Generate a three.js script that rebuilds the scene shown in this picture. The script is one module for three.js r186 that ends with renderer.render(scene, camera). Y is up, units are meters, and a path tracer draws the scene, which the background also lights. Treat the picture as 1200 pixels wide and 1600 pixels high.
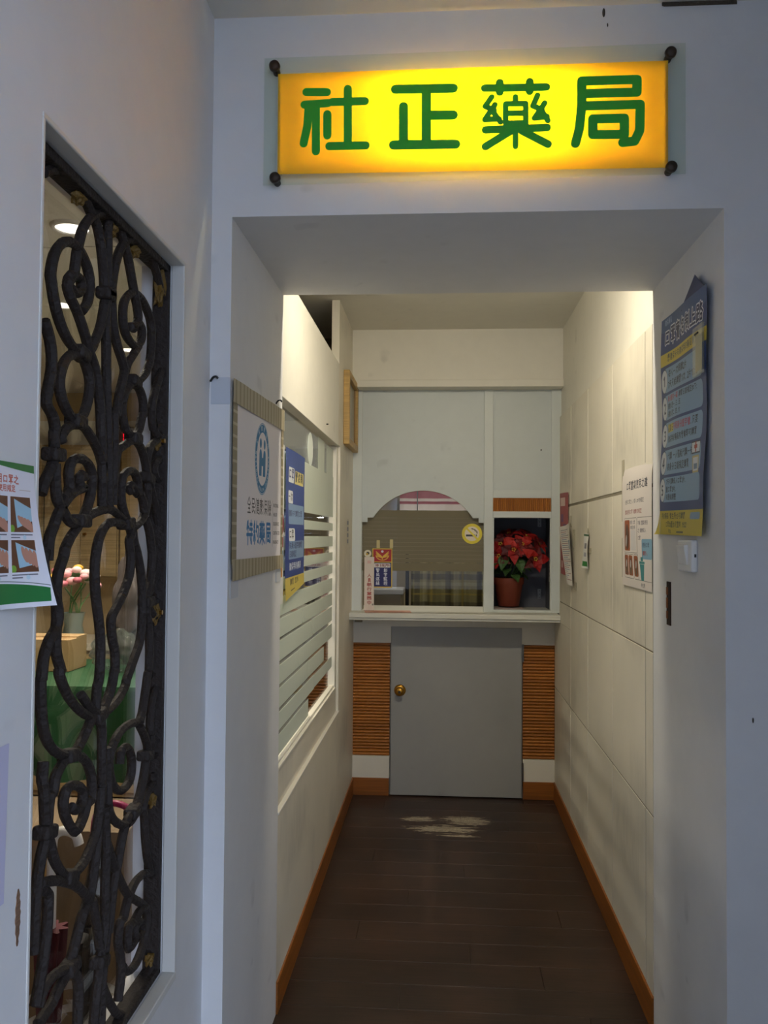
import * as THREE from 'three';
import { RoundedBoxGeometry } from 'three/addons/geometries/RoundedBoxGeometry.js';
import { mergeGeometries, mergeVertices } from 'three/addons/utils/BufferGeometryUtils.js';
import { RectAreaLightUniformsLib } from 'three/addons/lights/RectAreaLightUniformsLib.js';

// ───────────────────────── camera, sky, exposure ─────────────────────────
const SKY = [3.4, 4.05, 5.4];      // radiance of the overcast sky
const LAMP = 245, SIGN = 0.16, ROOM = 4.2;        // downlights, sign tube, pharmacy lamps
RectAreaLightUniformsLib.init();
const scene = new THREE.Scene();
const renderer = new THREE.WebGLRenderer({ antialias: true });
renderer.toneMapping = THREE.LinearToneMapping;
renderer.toneMappingExposure = 1.0;
renderer.shadowMap.enabled = true;
const camera = new THREE.PerspectiveCamera(62.054, 1200 / 1600, 0.05, 100);
camera.position.set(0, 1.5, 0);
camera.rotation.order = 'YXZ';
camera.rotation.set(THREE.MathUtils.degToRad(1.633), THREE.MathUtils.degToRad(3.878), THREE.MathUtils.degToRad(0.429));

{ // overcast sky: even, cool
  const w = 64, h = 32, d = new Float32Array(w * h * 4);
  for (let j = 0; j < h; j++) for (let i = 0; i < w; i++) {
    const c = 1 + 0.05 * Math.sin(i * 6 * Math.PI / w + j * 0.7) * Math.cos(j * 0.9), k = (j * w + i) * 4;
    d[k] = SKY[0] * c; d[k + 1] = SKY[1] * c; d[k + 2] = SKY[2] * c; d[k + 3] = 1;
  }
  const sky = new THREE.DataTexture(d, w, h, THREE.RGBAFormat, THREE.FloatType);
  sky.mapping = THREE.EquirectangularReflectionMapping; sky.magFilter = sky.minFilter = THREE.LinearFilter; sky.needsUpdate = true;
  scene.background = sky; scene.environment = sky;
}

// ───────────────────────── helpers ─────────────────────────
let seed = 20200317;
const rnd = () => { seed = (seed + 0x6D2B79F5) | 0; let t = Math.imul(seed ^ (seed >>> 15), 1 | seed); t = (t + Math.imul(t ^ (t >>> 7), 61 | t)) ^ t; return ((t ^ (t >>> 14)) >>> 0) / 4294967296; };
const rr = (a, b) => a + (b - a) * rnd();
const V = (x, y, z) => new THREE.Vector3(x, y, z);
const taken = {};
const numbered = (n) => { if (!(n in taken)) { taken[n] = 0; return n; } taken[n]++; return n + '_' + String(taken[n]).padStart(3, '0'); };
const origins = new Map();
const finish = (m) => { m.castShadow = true; m.receiveShadow = true; return m; };
// uv in metres from the dominant face direction
function metric(g, s = 1) {
  if (g.index) g = g.toNonIndexed();
  g.computeVertexNormals?.call && !g.attributes.normal && g.computeVertexNormals();
  const p = g.attributes.position, n = g.attributes.normal, uv = new Float32Array(p.count * 2);
  for (let i = 0; i < p.count; i += 3) {
    let ax = 0, ay = 0, az = 0;
    for (let k = 0; k < 3; k++) { ax += Math.abs(n.getX(i + k)); ay += Math.abs(n.getY(i + k)); az += Math.abs(n.getZ(i + k)); }
    for (let k = 0; k < 3; k++) {
      const x = p.getX(i + k), y = p.getY(i + k), z = p.getZ(i + k);
      const [u, v] = ax >= ay && ax >= az ? [z, y] : ay >= az ? [x, z] : [x, y];
      uv[(i + k) * 2] = u * s; uv[(i + k) * 2 + 1] = v * s;
    }
  }
  g.setAttribute('uv', new THREE.BufferAttribute(uv, 2));
  return g;
}
// a box between two corners, edges rounded by r, uv in metres
function box(x0, x1, y0, y1, z0, z1, r = 0) {
  const w = Math.abs(x1 - x0), h = Math.abs(y1 - y0), d = Math.abs(z1 - z0);
  const g = r > 0 ? new RoundedBoxGeometry(w, h, d, 2, Math.min(r, w / 2.05, h / 2.05, d / 2.05)) : new THREE.BoxGeometry(w, h, d);
  g.translate((x0 + x1) / 2, (y0 + y1) / 2, (z0 + z1) / 2);
  return metric(g);
}
const join = (a) => mergeGeometries(a.map((g) => { const q = g.index ? g.toNonIndexed() : g; for (const k of Object.keys(q.attributes)) if (!['position', 'normal', 'uv'].includes(k)) q.deleteAttribute(k); return q; }));
function thing(name, label, category, at = [0, 0, 0], group) {
  const o = new THREE.Group(); o.name = numbered(name); o.position.set(...at); o.userData = { label, category }; if (group) o.userData.group = group;
  scene.add(o); origins.set(o, at); return o;
}
function part(parent, name, geo, mat, extra) {          // geometry given in world metres
  const o = origins.get(parent) ?? [0, 0, 0];
  const g = geo.clone(); g.translate(-o[0], -o[1], -o[2]);
  const m = finish(new THREE.Mesh(g, mat)); m.name = name; if (extra) Object.assign(m.userData, extra);
  parent.add(m); origins.set(m, o); return m;
}
function piece(parent, name, geo, mat, pos, rot, scl) { // shared geometry, placed by transform (local to the thing)
  const m = finish(new THREE.Mesh(geo, mat)); m.name = name; m.position.set(...pos); if (rot) m.rotation.set(...rot); if (scl) m.scale.set(...scl); parent.add(m);
  return m;
}
function single(name, geo, mat, label, category, group) { // a thing of one mesh, base at its own centre bottom
  geo.computeBoundingBox(); const b = geo.boundingBox, c = [(b.min.x + b.max.x) / 2, b.min.y, (b.min.z + b.max.z) / 2];
  const g = geo.clone(); g.translate(-c[0], -c[1], -c[2]);
  const m = finish(new THREE.Mesh(g, mat)); m.name = numbered(name); m.position.set(...c); m.userData = { label, category }; if (group) m.userData.group = group;
  scene.add(m); return m;
}
function struct(name, geo, mat, label, category = 'wall') {
  const m = finish(new THREE.Mesh(geo, mat)); m.name = name; m.userData = { kind: 'structure', label, category }; scene.add(m); origins.set(m, [0, 0, 0]); return m;
}
// a sheet of paper through four corners (bottom-left, bottom-right, top-left, top-right), bulging along its normal
function sheet(bl, br, tl, tr, bulge = () => 0, nx = 16, ny = 16) {
  const A = V(...bl), B = V(...br), C = V(...tl), D = V(...tr);
  const nrm = B.clone().sub(A).cross(C.clone().sub(A)).normalize();
  const pos = [], uv = [], idx = [];
  for (let j = 0; j <= ny; j++) for (let i = 0; i <= nx; i++) {
    const u = i / nx, v = j / ny;
    const p = A.clone().multiplyScalar((1 - u) * (1 - v)).addScaledVector(B, u * (1 - v)).addScaledVector(C, (1 - u) * v).addScaledVector(D, u * v);
    p.addScaledVector(nrm, bulge(u, v)); pos.push(p.x, p.y, p.z); uv.push(u, v);
  }
  for (let j = 0; j < ny; j++) for (let i = 0; i < nx; i++) { const a = j * (nx + 1) + i, b = a + 1, c = a + nx + 1, d = c + 1; idx.push(a, b, d, a, d, c); }
  const g = new THREE.BufferGeometry(); g.setAttribute('position', new THREE.Float32BufferAttribute(pos, 3)); g.setAttribute('uv', new THREE.Float32BufferAttribute(uv, 2)); g.setIndex(idx); g.computeVertexNormals();
  return g.toNonIndexed();
}
// extrude a 2-D outline (x, y) between z0 and z1
function prism(points, z0, z1, holes = [], bevel = 0) {
  const s = new THREE.Shape(points.map((p) => new THREE.Vector2(...p)));
  for (const h of holes) s.holes.push(new THREE.Path(h.map((p) => new THREE.Vector2(...p))));
  const g = new THREE.ExtrudeGeometry(s, { depth: z1 - z0 - 2 * bevel, bevelEnabled: bevel > 0, bevelSize: bevel, bevelThickness: bevel, bevelOffset: -bevel, bevelSegments: 1, curveSegments: 24 });
  g.translate(0, 0, z0 + bevel); return metric(g);
}
function tube(points, r, seg = 8, n = 24, closed = false) { return new THREE.TubeGeometry(new THREE.CatmullRomCurve3(points.map((p) => V(...p)), closed, 'catmullrom', 0.5), n, r, seg, closed).toNonIndexed(); }
function cyl(x, y, z, r, len, axis = 'y', seg = 20, r2 = r) {
  const g = new THREE.CylinderGeometry(r2, r, len, seg); if (axis === 'x') g.rotateZ(Math.PI / 2); if (axis === 'z') g.rotateX(Math.PI / 2); g.translate(x, y, z); return g.toNonIndexed();
}

// noise and textures
const H = new Float32Array(256 * 256); for (let i = 0; i < H.length; i++) H[i] = rnd();
const vn = (x, y, p) => { const xi = Math.floor(x), yi = Math.floor(y), f = x - xi, g = y - yi, a = f * f * (3 - 2 * f), b = g * g * (3 - 2 * g), m = (q) => ((q % p) + p) % p; const h = (i, j) => H[(m(j) & 255) * 256 + (m(i) & 255)]; return (h(xi, yi) * (1 - a) + h(xi + 1, yi) * a) * (1 - b) + (h(xi, yi + 1) * (1 - a) + h(xi + 1, yi + 1) * a) * b; };
const fbm = (u, v, f, o = 4) => { let s = 0, a = 0.5, t = 0; for (let k = 0; k < o; k++) { s += a * vn(u * f + k * 17, v * f + k * 31, f); t += a; a *= 0.5; f *= 2; } return s / t; };
function dataTex(w, h, fn, srgb = true) {
  const d = new Uint8Array(w * h * 4);
  for (let j = 0; j < h; j++) for (let i = 0; i < w; i++) { const c = fn(i / w, j / h), k = (j * w + i) * 4; for (let q = 0; q < 3; q++) d[k + q] = Math.max(0, Math.min(255, (Array.isArray(c) ? c[q] : c) * 255)); d[k + 3] = 255; }
  const t = new THREE.DataTexture(d, w, h); t.wrapS = t.wrapT = THREE.RepeatWrapping; t.magFilter = THREE.LinearFilter; t.minFilter = THREE.LinearMipmapLinearFilter; t.generateMipmaps = true; if (srgb) t.colorSpace = THREE.SRGBColorSpace; t.needsUpdate = true; return t;
}
function canvasTex(w, h, draw) {
  const c = document.createElement('canvas'); c.width = w; c.height = h; const x = c.getContext('2d'); draw(x, w, h);
  const t = new THREE.CanvasTexture(c); t.colorSpace = THREE.SRGBColorSpace; t.magFilter = THREE.LinearFilter; t.anisotropy = 8; return t;
}
const mat = (color, o = {}) => new THREE.MeshStandardMaterial({ color, roughness: 0.6, side: THREE.DoubleSide, ...o });
const phys = (color, o = {}) => new THREE.MeshPhysicalMaterial({ color, roughness: 0.5, side: THREE.DoubleSide, ...o });
const rep = (t, x, y) => { const c = t.clone(); c.repeat.set(x, y); c.needsUpdate = true; return c; };


// ───────────────────────── lettering: strokes of each character on a 100 grid ─────────────────────────
const GL = {
  '口': [[18,22,18,86],[18,22,82,22,82,86],[18,80,82,80]], '日': [[26,12,26,90],[26,12,74,12,74,90],[26,50,74,50],[26,86,74,86]],
  '一': [[8,50,92,50]], '二': [[20,26,80,26],[8,80,92,80]], '三': [[15,18,85,18],[22,50,78,50],[8,84,92,84]],
  '人': [[50,8,46,40,10,92],[48,42,90,92]], '亻': [[60,6,20,50],[46,34,46,94]], '木': [[8,34,92,34],[50,6,50,94],[48,36,10,78],[52,36,90,78]],
  '言': [[44,4,56,12],[8,22,92,22],[22,38,78,38],[22,52,78,52],[24,66,24,94],[24,66,76,66,76,94],[24,92,76,92]],
  '糸': [[54,4,28,24,60,26],[66,16,24,46,76,44],[50,48,50,94],[28,62,14,82],[72,60,88,80]],
  '貝': [[24,6,24,72],[24,6,76,6,76,72],[24,28,76,28],[24,50,76,50],[24,72,76,72],[38,76,14,94],[62,76,88,94]],
  '阝': [[24,6,24,96],[24,8,74,8,48,36,78,58,60,72,44,68]], '罒': [[8,14,8,86],[8,14,92,14,92,86],[36,14,36,86],[64,14,64,86],[8,84,92,84]],
  '早': [['日',20,0,60,55],[10,68,90,68],[50,55,50,98]], '宀': [[50,0,50,30],[10,45,10,95],[10,45,90,45,84,95]],
  '白': [[46,0,40,16],[20,18,20,96],[20,18,80,18,80,96],[20,56,80,56],[20,92,80,92]], '幺': [[56,4,24,40,66,44],[76,26,18,90,82,84],[70,66,90,96]],
  '扌': [[8,26,92,26],[56,4,56,92,34,86],[6,66,92,52]], '月': [[24,8,24,60,8,94],[24,8,82,8,82,92,66,90],[24,34,82,34],[24,60,82,60]],
  '火': [[50,4,50,40,14,94],[50,44,88,94],[22,26,32,50],[80,24,66,46]], '見': [[20,6,20,66],[20,6,80,6,80,66],[20,26,80,26],[20,46,80,46],[20,66,80,66],[36,66,32,82,6,96],[62,66,62,92,92,92,94,80]],
  '牛': [[30,8,14,34],[26,28,84,28],[10,58,92,58],[54,4,54,96]], '寺': [[16,16,84,16],[50,2,50,34],[6,36,94,36],[6,58,96,58],[72,44,72,94,54,90],[28,66,44,80]],
  '勺': [[34,4,10,44],[28,24,88,24,84,90,60,86],[34,46,54,64]], '衤': [[40,2,56,14],[10,26,80,26,10,70],[46,46,46,98],[64,46,50,58],[54,58,84,74]],
  '馬': [[20,4,20,62],[20,4,84,4],[20,22,82,22],[20,40,82,40],[50,4,50,60],[20,60,90,60,84,94,70,92],[14,72,6,92],[32,72,34,86],[50,72,54,86],[66,70,72,82]],
  '心': [[14,40,6,72],[30,26,36,84,76,84,80,66],[46,14,54,34],[78,34,92,58]],
  '正': [[12,14,88,14],[52,14,52,86],[52,48,84,48],[26,44,26,86],[8,86,92,86]],
  '局': [[20,10,80,10,80,32],[20,32,80,32],[20,10,20,50,8,94],[24,50,88,50,84,90,70,88],[34,64,34,86],[34,64,66,64,66,86],[34,84,66,84]],
  '藥': [[8,14,92,14],[34,4,34,22],[66,4,66,22],['白',36,24,28,32],['幺',4,26,30,32],['幺',68,26,30,32],[6,66,94,66],[50,58,50,98],[46,68,10,94],[54,68,90,94]],
  '全': [[50,4,8,44],[50,4,92,44],[26,46,74,46],[50,46,50,92],[28,68,72,68],[12,92,88,92]],
  '民': [[20,10,80,10,80,38,20,38],[20,10,20,90,50,78],[20,58,90,58],[52,38,62,74,92,94,94,78]],
  '健': [['亻',0,0,34,100],[36,16,54,16,42,42,54,42,38,92],[38,60,58,88,96,94],[58,16,90,16,90,44],[54,30,98,30],[58,44,90,44],[60,58,90,58],[74,6,74,84],[56,72,96,72]],
  '康': [[50,2,50,12],[14,14,94,14],[14,14,14,60,4,96],[30,26,80,26,80,50],[22,38,92,38],[30,50,80,50],[54,20,54,94,44,90],[28,60,44,68],[24,88,46,72],[78,58,60,68],[58,68,90,92]],
  '保': [['亻',0,0,34,100],['口',38,2,58,38],['木',34,40,66,60]],
  '險': [['阝',0,0,34,100],[66,2,36,34],[66,2,98,34],[52,36,82,36],['口',40,40,24,26],['口',70,40,24,26],[50,70,38,96],[48,80,60,96],[80,70,68,96],[80,80,94,96]],
  '特': [['牛',0,0,44,100],['寺',44,0,56,100]], '約': [['糸',0,0,46,100],['勺',48,0,52,100]], '罩': [['罒',8,0,84,34],['早',6,34,88,66]],
  '實': [['宀',4,0,92,26],[22,28,78,28,78,48],[22,28,22,48],[10,38,90,38],[22,48,78,48],['貝',18,50,64,50]],
  '名': [[46,4,14,48],[40,20,80,20,20,76],[36,30,52,44],['口',28,48,58,50]],
  '制': [[22,4,12,24],[18,18,62,18],[6,36,66,36],[36,4,36,96],[14,52,14,86],[14,52,60,52,58,82,50,80],[74,14,74,70],[92,4,92,94,80,88]],
  '上': [[46,6,46,90],[46,42,84,42],[6,90,94,90]],
  '路': [['口',2,2,42,36],[24,34,24,90],[24,56,42,56],[10,52,10,92],[2,94,44,86],[66,2,48,34],[62,14,88,14,46,56],[60,22,96,54],['口',54,54,40,46]],
  '每': [[34,2,14,30],[28,16,88,16],[28,32,80,32,76,92,64,90],[28,32,20,78,78,78],[6,56,94,56]],
  '次': [[10,16,26,30],[6,80,30,56],[56,4,38,42],[50,24,92,24,82,42],[64,34,58,66,34,94],[66,60,94,94]],
  '限': [['阝',0,0,34,100],[44,6,44,90,66,78],[44,6,86,6,86,44],[44,26,86,26],[44,44,86,44],[56,46,96,92],[90,54,74,66]],
  '購': [['貝',0,2,38,94],[46,12,98,12],[42,26,100,26],[58,4,58,34],[84,4,84,34],[42,38,100,38],[50,46,50,96],[50,46,92,46,92,94],[50,60,92,60],[40,74,100,74],[70,38,70,74]],
  '片': [[24,6,24,50,10,94],[24,36,90,36],[60,6,60,36],[24,58,70,58,70,96]], '天': [[16,14,84,14],[8,44,92,44],[50,14,46,50,8,94],[52,46,92,94]],
  '只': [['口',10,-6,80,66],[38,62,12,94],[62,62,88,94]], '買': [['罒',8,0,84,30],['貝',14,32,72,68]],
  '能': [[28,4,10,30,44,28],[12,40,12,96],[12,40,42,40,42,92],[12,56,42,56],[12,72,42,72],[58,4,58,40,90,40],[88,12,58,26],[58,52,58,90,92,88],[88,60,58,72]],
  '元': [[20,14,80,14],[6,42,94,42],[38,42,34,70,8,94],[62,42,62,90,92,90,94,72]],
  '身': [[50,0,40,12],[24,14,24,66],[24,14,76,14,76,92,60,90],[24,32,76,32],[24,48,76,48],[6,66,84,66],[92,48,10,96]],
  '分': [[38,6,8,48],[62,6,92,48],[24,50,78,50,72,90,56,88],[44,50,38,70,14,94]],
  '證': [['言',0,0,38,100],[44,10,66,10,44,40],[92,4,74,24],[70,8,98,40],[52,46,88,46],['口',50,44,40,32],[56,80,64,90],[84,78,76,90],[42,94,98,94]],
  '末': [[8,20,92,20],[18,44,82,44],[50,4,50,96],[48,46,8,84],[52,46,92,84]],
  '碼': [[2,12,40,12],[20,12,4,56],['口',8,40,32,50],['馬',46,2,52,96]],
  '期': [[2,20,48,20],[12,6,12,74],[38,6,38,74],[12,38,38,38],[12,56,38,56],[2,74,48,74],[14,80,4,96],[34,80,46,94],['月',54,0,44,100]],
  '規': [[4,22,46,22],[2,48,48,48],[26,4,26,48,4,94],[28,56,46,80],['見',50,0,50,100]],
  '定': [['宀',4,0,92,26],[22,36,78,36],[50,36,50,90],[50,60,80,60],[26,54,22,80,6,96],[18,78,50,92,96,92]],
  '如': [[28,6,10,60,44,90],[42,26,6,92],[4,34,48,34],['口',52,18,46,70]], '下': [[6,14,94,14],[48,14,48,96],[52,36,76,56]],
  '奇': [[10,20,90,20],[50,4,46,24,14,42],[54,24,86,42],[6,50,94,50],[78,50,78,94,62,90],['口',16,54,44,40]],
  '數': [[6,14,44,14],[10,6,10,26],[40,6,40,26],[2,28,50,28],[26,2,26,50],[8,38,44,38],[8,50,44,50],[24,52,10,74,40,92],[42,62,6,94],[2,66,52,66],[68,2,54,44],[62,26,98,26],[90,26,80,60,52,96],[62,34,74,70,98,94]],
  '週': [['月',34,2,62,72],[12,8,22,18],[4,34,22,34,14,56,24,72,4,86],[14,78,40,92,98,92]],
  '偶': [['亻',0,0,34,100],['日',38,0,58,44],[36,52,36,96],[36,52,96,52,96,96],[66,42,66,80],[48,82,82,78]],
  '四': [[10,16,10,90],[10,16,90,16,90,90],[38,16,36,46,22,62],[60,16,60,56,84,56],[10,84,90,84]],
  '五': [[14,12,86,12],[46,12,34,86],[18,46,74,46,70,86],[6,88,94,88]], '六': [[46,2,56,16],[6,32,94,32],[36,48,12,94],[62,48,90,94]],
  '不': [[8,14,92,14],[56,14,10,66],[50,34,50,96],[60,42,90,70]], '份': [['亻',0,0,34,100],['分',34,0,66,100]],
  '字': [['宀',4,0,92,28],[24,32,76,32,52,52],[52,48,52,92,38,90],[8,62,92,62]],
  '號': [['口',4,0,40,36],[2,46,48,46],[18,46,14,62,42,62,36,94,24,90],[70,2,70,20],[70,10,92,10],[54,22,54,60,46,96],[54,22,96,22,90,36],[60,36,92,36],[70,28,70,48,92,48],[68,60,66,80,54,96],[82,60,82,92,98,92]],
  '要': [[8,8,92,8],['罒',14,14,72,32],[4,62,96,62],[46,48,26,76,84,96],[72,62,56,84,10,96]], '有': [[6,22,94,22],[44,2,34,36,6,62],['月',26,32,58,68]],
  '營': [['火',8,0,38,32],['火',54,0,38,32],[8,48,8,36,92,36,88,48],['口',28,40,44,28],['口',22,68,56,34]],
  '業': [[36,2,36,24],[64,2,64,24],[14,8,24,22],[86,8,76,22],[4,26,96,26],[28,30,36,40],[72,30,64,40],[14,42,86,42],[20,54,80,54],[6,68,94,68],[50,42,50,98],[46,70,10,94],[54,70,92,94]],
  '即': [[12,6,12,80,44,70],[12,6,46,6,46,44],[12,24,46,24],[12,44,46,44],[34,56,50,80],[58,10,58,96],[58,10,92,10,92,66,78,62]],
  '可': [[6,14,94,14],[78,14,78,92,60,88],['口',14,26,44,48]], '代': [['亻',0,0,38,100],[40,40,96,34],[62,6,70,60,94,94,98,76],[78,8,90,20]],
  '僅': [['亻',0,0,34,100],[36,14,98,14],[54,4,54,26],[80,4,80,26],['口',44,24,44,26],[40,58,94,58],[44,74,90,74],[36,92,98,92],[66,26,66,92]],
  '卡': [[46,4,46,46],[46,22,80,22],[6,48,94,48],[48,48,48,96],[52,62,74,74]],
  '成': [[14,22,94,22],[14,22,14,60,4,96],[14,46,44,46,42,76,32,74],[56,4,64,60,92,94,96,76],[88,40,46,94],[74,6,86,14]],
  '童': [[50,0,50,10],[14,12,86,12],[32,16,36,26],[68,16,64,26],[4,30,96,30],[22,40,22,66],[22,40,78,40,78,66],[22,52,78,52],[22,66,78,66],[14,80,86,80],[4,95,96,95],[50,40,50,95]],
  '星': [['日',20,-4,60,46],[26,44,10,70],[22,56,88,56],[18,74,82,74],[6,94,94,94],[50,44,50,94]],
  '警': [[4,8,48,8],[16,2,16,14],[36,2,36,14],[14,14,6,30],[12,20,46,20,44,44],['口',14,24,22,20],[64,2,54,20],[60,12,96,12],[86,12,56,44],[62,18,96,44],['言',16,46,68,56]],
  '連': [[32,12,94,12],['日',38,18,50,38],[30,64,96,64],[62,2,62,80],[12,8,22,18],[4,34,22,34,14,56,24,72,4,86],[14,78,40,92,98,92]],
  '線': [['糸',0,0,42,100],['白',50,0,42,44],[70,42,70,94,60,92],[46,56,66,56,44,88],[92,52,76,64],[72,58,98,92]],
  '影': [['日',10,0,44,30],[32,30,32,36],[4,38,60,38],['口',12,40,40,24],[32,62,32,94,22,92],[18,70,8,88],[46,70,56,86],[88,4,64,28],[92,34,64,58],[96,62,60,96]],
  '音': [[50,0,50,10],[14,12,86,12],[34,16,38,28],[66,16,62,28],[6,32,94,32],['日',22,36,56,62]],
  '監': [[8,6,8,56],[8,6,48,6],[8,22,42,22],[42,22,42,40],[8,40,42,40],[8,56,50,56],[26,6,26,56],[64,4,54,30],[60,16,94,16],[68,28,84,40],[14,64,14,92],[14,64,86,64,86,92],[38,64,38,92],[62,64,62,92],[4,94,96,94]],
  '控': [['扌',0,0,36,100],['宀',38,0,60,24],[58,26,42,46],[74,26,76,40,96,40],[46,56,94,56],[70,56,70,92],[38,94,98,94]],
  '本': [[8,28,92,28],[50,4,50,96],[48,30,8,78],[52,30,92,78],[30,74,70,74]],
  '院': [['阝',0,0,34,100],['宀',38,0,58,26],[50,34,88,34],[40,52,98,52],[60,52,56,74,38,96],[76,52,76,92,98,92,98,76]],
  '所': [[6,8,48,8],[10,20,10,60,2,94],[10,22,46,22,46,52],[10,52,46,52],[90,4,62,14],[62,14,60,60,50,94],[62,38,98,38],[82,38,82,96]],
  '員': [['口',24,0,52,28],['貝',14,26,72,74]],
  '執': [[6,16,48,16],[26,2,26,32],[2,34,52,34],[16,38,20,48],[38,38,34,48],[4,54,50,54],[4,70,50,70],[26,54,26,96],[54,24,88,24,86,84,98,92],[68,4,66,54,48,96],[56,46,72,60]],
  '行': [[30,4,8,32],[36,28,6,62],[24,48,24,96],[46,16,92,16],[42,42,96,42],[76,42,76,94,60,90]],
  '務': [[6,8,46,8,24,26],[14,20,34,34],[2,38,50,38,42,52],[28,38,28,92,18,90],[26,44,4,78],[68,2,52,30],[62,14,96,14],[88,14,54,46],[60,22,96,46],[54,58,92,58,88,92,76,90],[72,48,66,74,48,96]],
  '中': [[14,24,14,66],[14,24,86,24,86,66],[14,62,86,62],[50,4,50,98]], '生': [[30,10,12,44],[26,30,86,30],[20,58,80,58],[50,6,50,90],[8,92,92,92]],
  '衛': [[22,2,6,22],[26,20,4,46],[16,34,16,96],[40,10,62,10,60,24],[34,26,68,26],['口',38,32,24,22],[34,62,68,62],[36,76,68,76],[50,54,50,96],[74,14,94,14],[70,36,98,36],[86,36,86,94,76,90]],
  '使': [['亻',0,0,34,100],[36,16,98,16],[44,30,44,54],[44,30,90,30,90,54],[44,54,90,54],[68,2,66,64,38,96],[46,64,70,84,98,96]],
  '用': [[20,8,20,60,6,96],[20,8,84,8,84,94,70,90],[20,34,84,34],[20,60,84,60],[52,8,52,96]],
  '重': [[76,2,20,10],[6,18,94,18],[20,28,20,62],[20,28,80,28,80,62],[20,44,80,44],[20,62,80,62],[14,78,86,78],[4,95,96,95],[50,6,50,95]],
  '複': [['衤',0,0,38,100],[56,2,42,24],[52,12,96,12],['日',50,16,42,38],[58,54,42,78],[54,62,90,62,42,96],[54,72,96,96]],
  '之': [[48,2,58,14],[12,28,82,28,22,80],[6,78,30,80,50,94,96,94]],
  '建': [[4,14,32,14,12,46,32,46,6,92],[6,62,30,88,98,94],[42,14,86,14,86,46],[36,30,98,30],[42,46,86,46],[44,60,86,60],[64,2,64,84],[36,74,98,74]],
  '向': [[46,2,38,16],[14,20,14,96],[14,20,86,20,86,94,72,90],['口',28,36,44,40]], '憑': [[8,10,16,20],[4,42,16,30],['馬',22,0,76,58],['心',10,58,80,42]],
  '依': [['亻',0,0,34,100],[62,2,70,14],[38,22,98,22],[64,22,34,70],[54,48,54,90,70,82],[90,40,72,54],[66,40,98,92]],
  '產': [[50,0,54,8],[12,12,90,12],[34,18,40,28],[66,16,44,34],[16,36,92,36],[16,36,16,64,4,96],[38,44,28,60],[32,54,86,54],[36,72,82,72],[26,93,94,93],[58,42,58,93]],
  '調': [['言',0,0,38,100],[46,8,46,60,40,96],[46,8,96,8,96,92,86,90],[56,24,88,24],[54,40,90,40],[72,14,72,40],['口',56,48,32,30]],
  '整': [[4,10,48,10],[10,18,42,18,42,32,10,32,10,18],[26,2,26,50],[24,34,6,50],[30,36,46,46],[62,2,52,26],[58,12,96,12],[88,12,54,50],[62,18,96,48],[8,58,92,58],[50,58,50,93],[52,74,78,74],[26,70,26,93],[4,94,96,94]],
  '也': [[10,48,88,30,84,68,70,66],[50,4,50,74],[28,24,28,90,92,90,94,74]],
  '地': [[4,30,40,30],[22,6,22,84],[2,88,42,78],[44,48,92,32,88,66,78,64],[70,4,70,74],[54,22,54,90,96,88,96,74]],
  '圖': [[8,6,8,96],[8,6,92,6,92,96],[8,94,92,94],['口',34,12,32,18],[20,36,80,36],[50,28,50,44],['口',24,42,52,48],['口',38,52,24,22]],
  '查': [[8,14,92,14],[50,2,50,40],[46,16,10,42],[54,16,90,42],['日',24,40,52,48],[6,95,94,95]], '詢': [['言',0,0,38,100],[56,2,42,36],[52,18,96,18,92,92,80,90],['日',50,32,32,46]],
};
function glyph(ctx, ch, x, y, w, h) {
  for (const s of GL[ch] ?? []) {
    if (typeof s[0] === 'string') { glyph(ctx, s[0], x + s[1] * w / 100, y + s[2] * h / 100, s[3] * w / 100, s[4] * h / 100); continue; }
    ctx.beginPath(); ctx.moveTo(x + s[0] * w / 100, y + s[1] * h / 100);
    for (let i = 2; i < s.length; i += 2) ctx.lineTo(x + s[i] * w / 100, y + s[i + 1] * h / 100);
    ctx.stroke();
  }
}
// text from (x, y) = top left; narrow stretches the advance; down writes a column
function write(ctx, str, x, y, size, color, lw = 0.1, narrow = 1, down = false) {
  ctx.save(); ctx.strokeStyle = ctx.fillStyle = color; ctx.lineWidth = size * lw; ctx.lineCap = ctx.lineJoin = 'round'; ctx.textBaseline = 'alphabetic';
  for (const ch of str) {
    if (GL[ch]) { glyph(ctx, ch, x, y, size * 0.94 * narrow, size * 0.94); down ? (y += size * 1.08) : (x += size * 1.04 * narrow); }
    else if (ch === ' ') { down ? (y += size * 0.5) : (x += size * 0.5 * narrow); }
    else if (ch === '，' || ch === '、') { ctx.beginPath(); ctx.arc(x + size * 0.2, y + size * 0.82, size * 0.07, 0, 7); ctx.fill(); x += size * 0.6 * narrow; }
    else { ctx.font = `bold ${size * 1.05}px sans-serif`; ctx.fillText(ch, x, y + size * 0.9); x += ctx.measureText(ch).width * narrow; }
  }
  ctx.restore(); return x;
}
const rrect = (c, x, y, w, h, r) => { c.beginPath(); c.moveTo(x + r, y); c.arcTo(x + w, y, x + w, y + h, r); c.arcTo(x + w, y + h, x, y + h, r); c.arcTo(x, y + h, x, y, r); c.arcTo(x, y, x + w, y, r); c.closePath(); };

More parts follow.
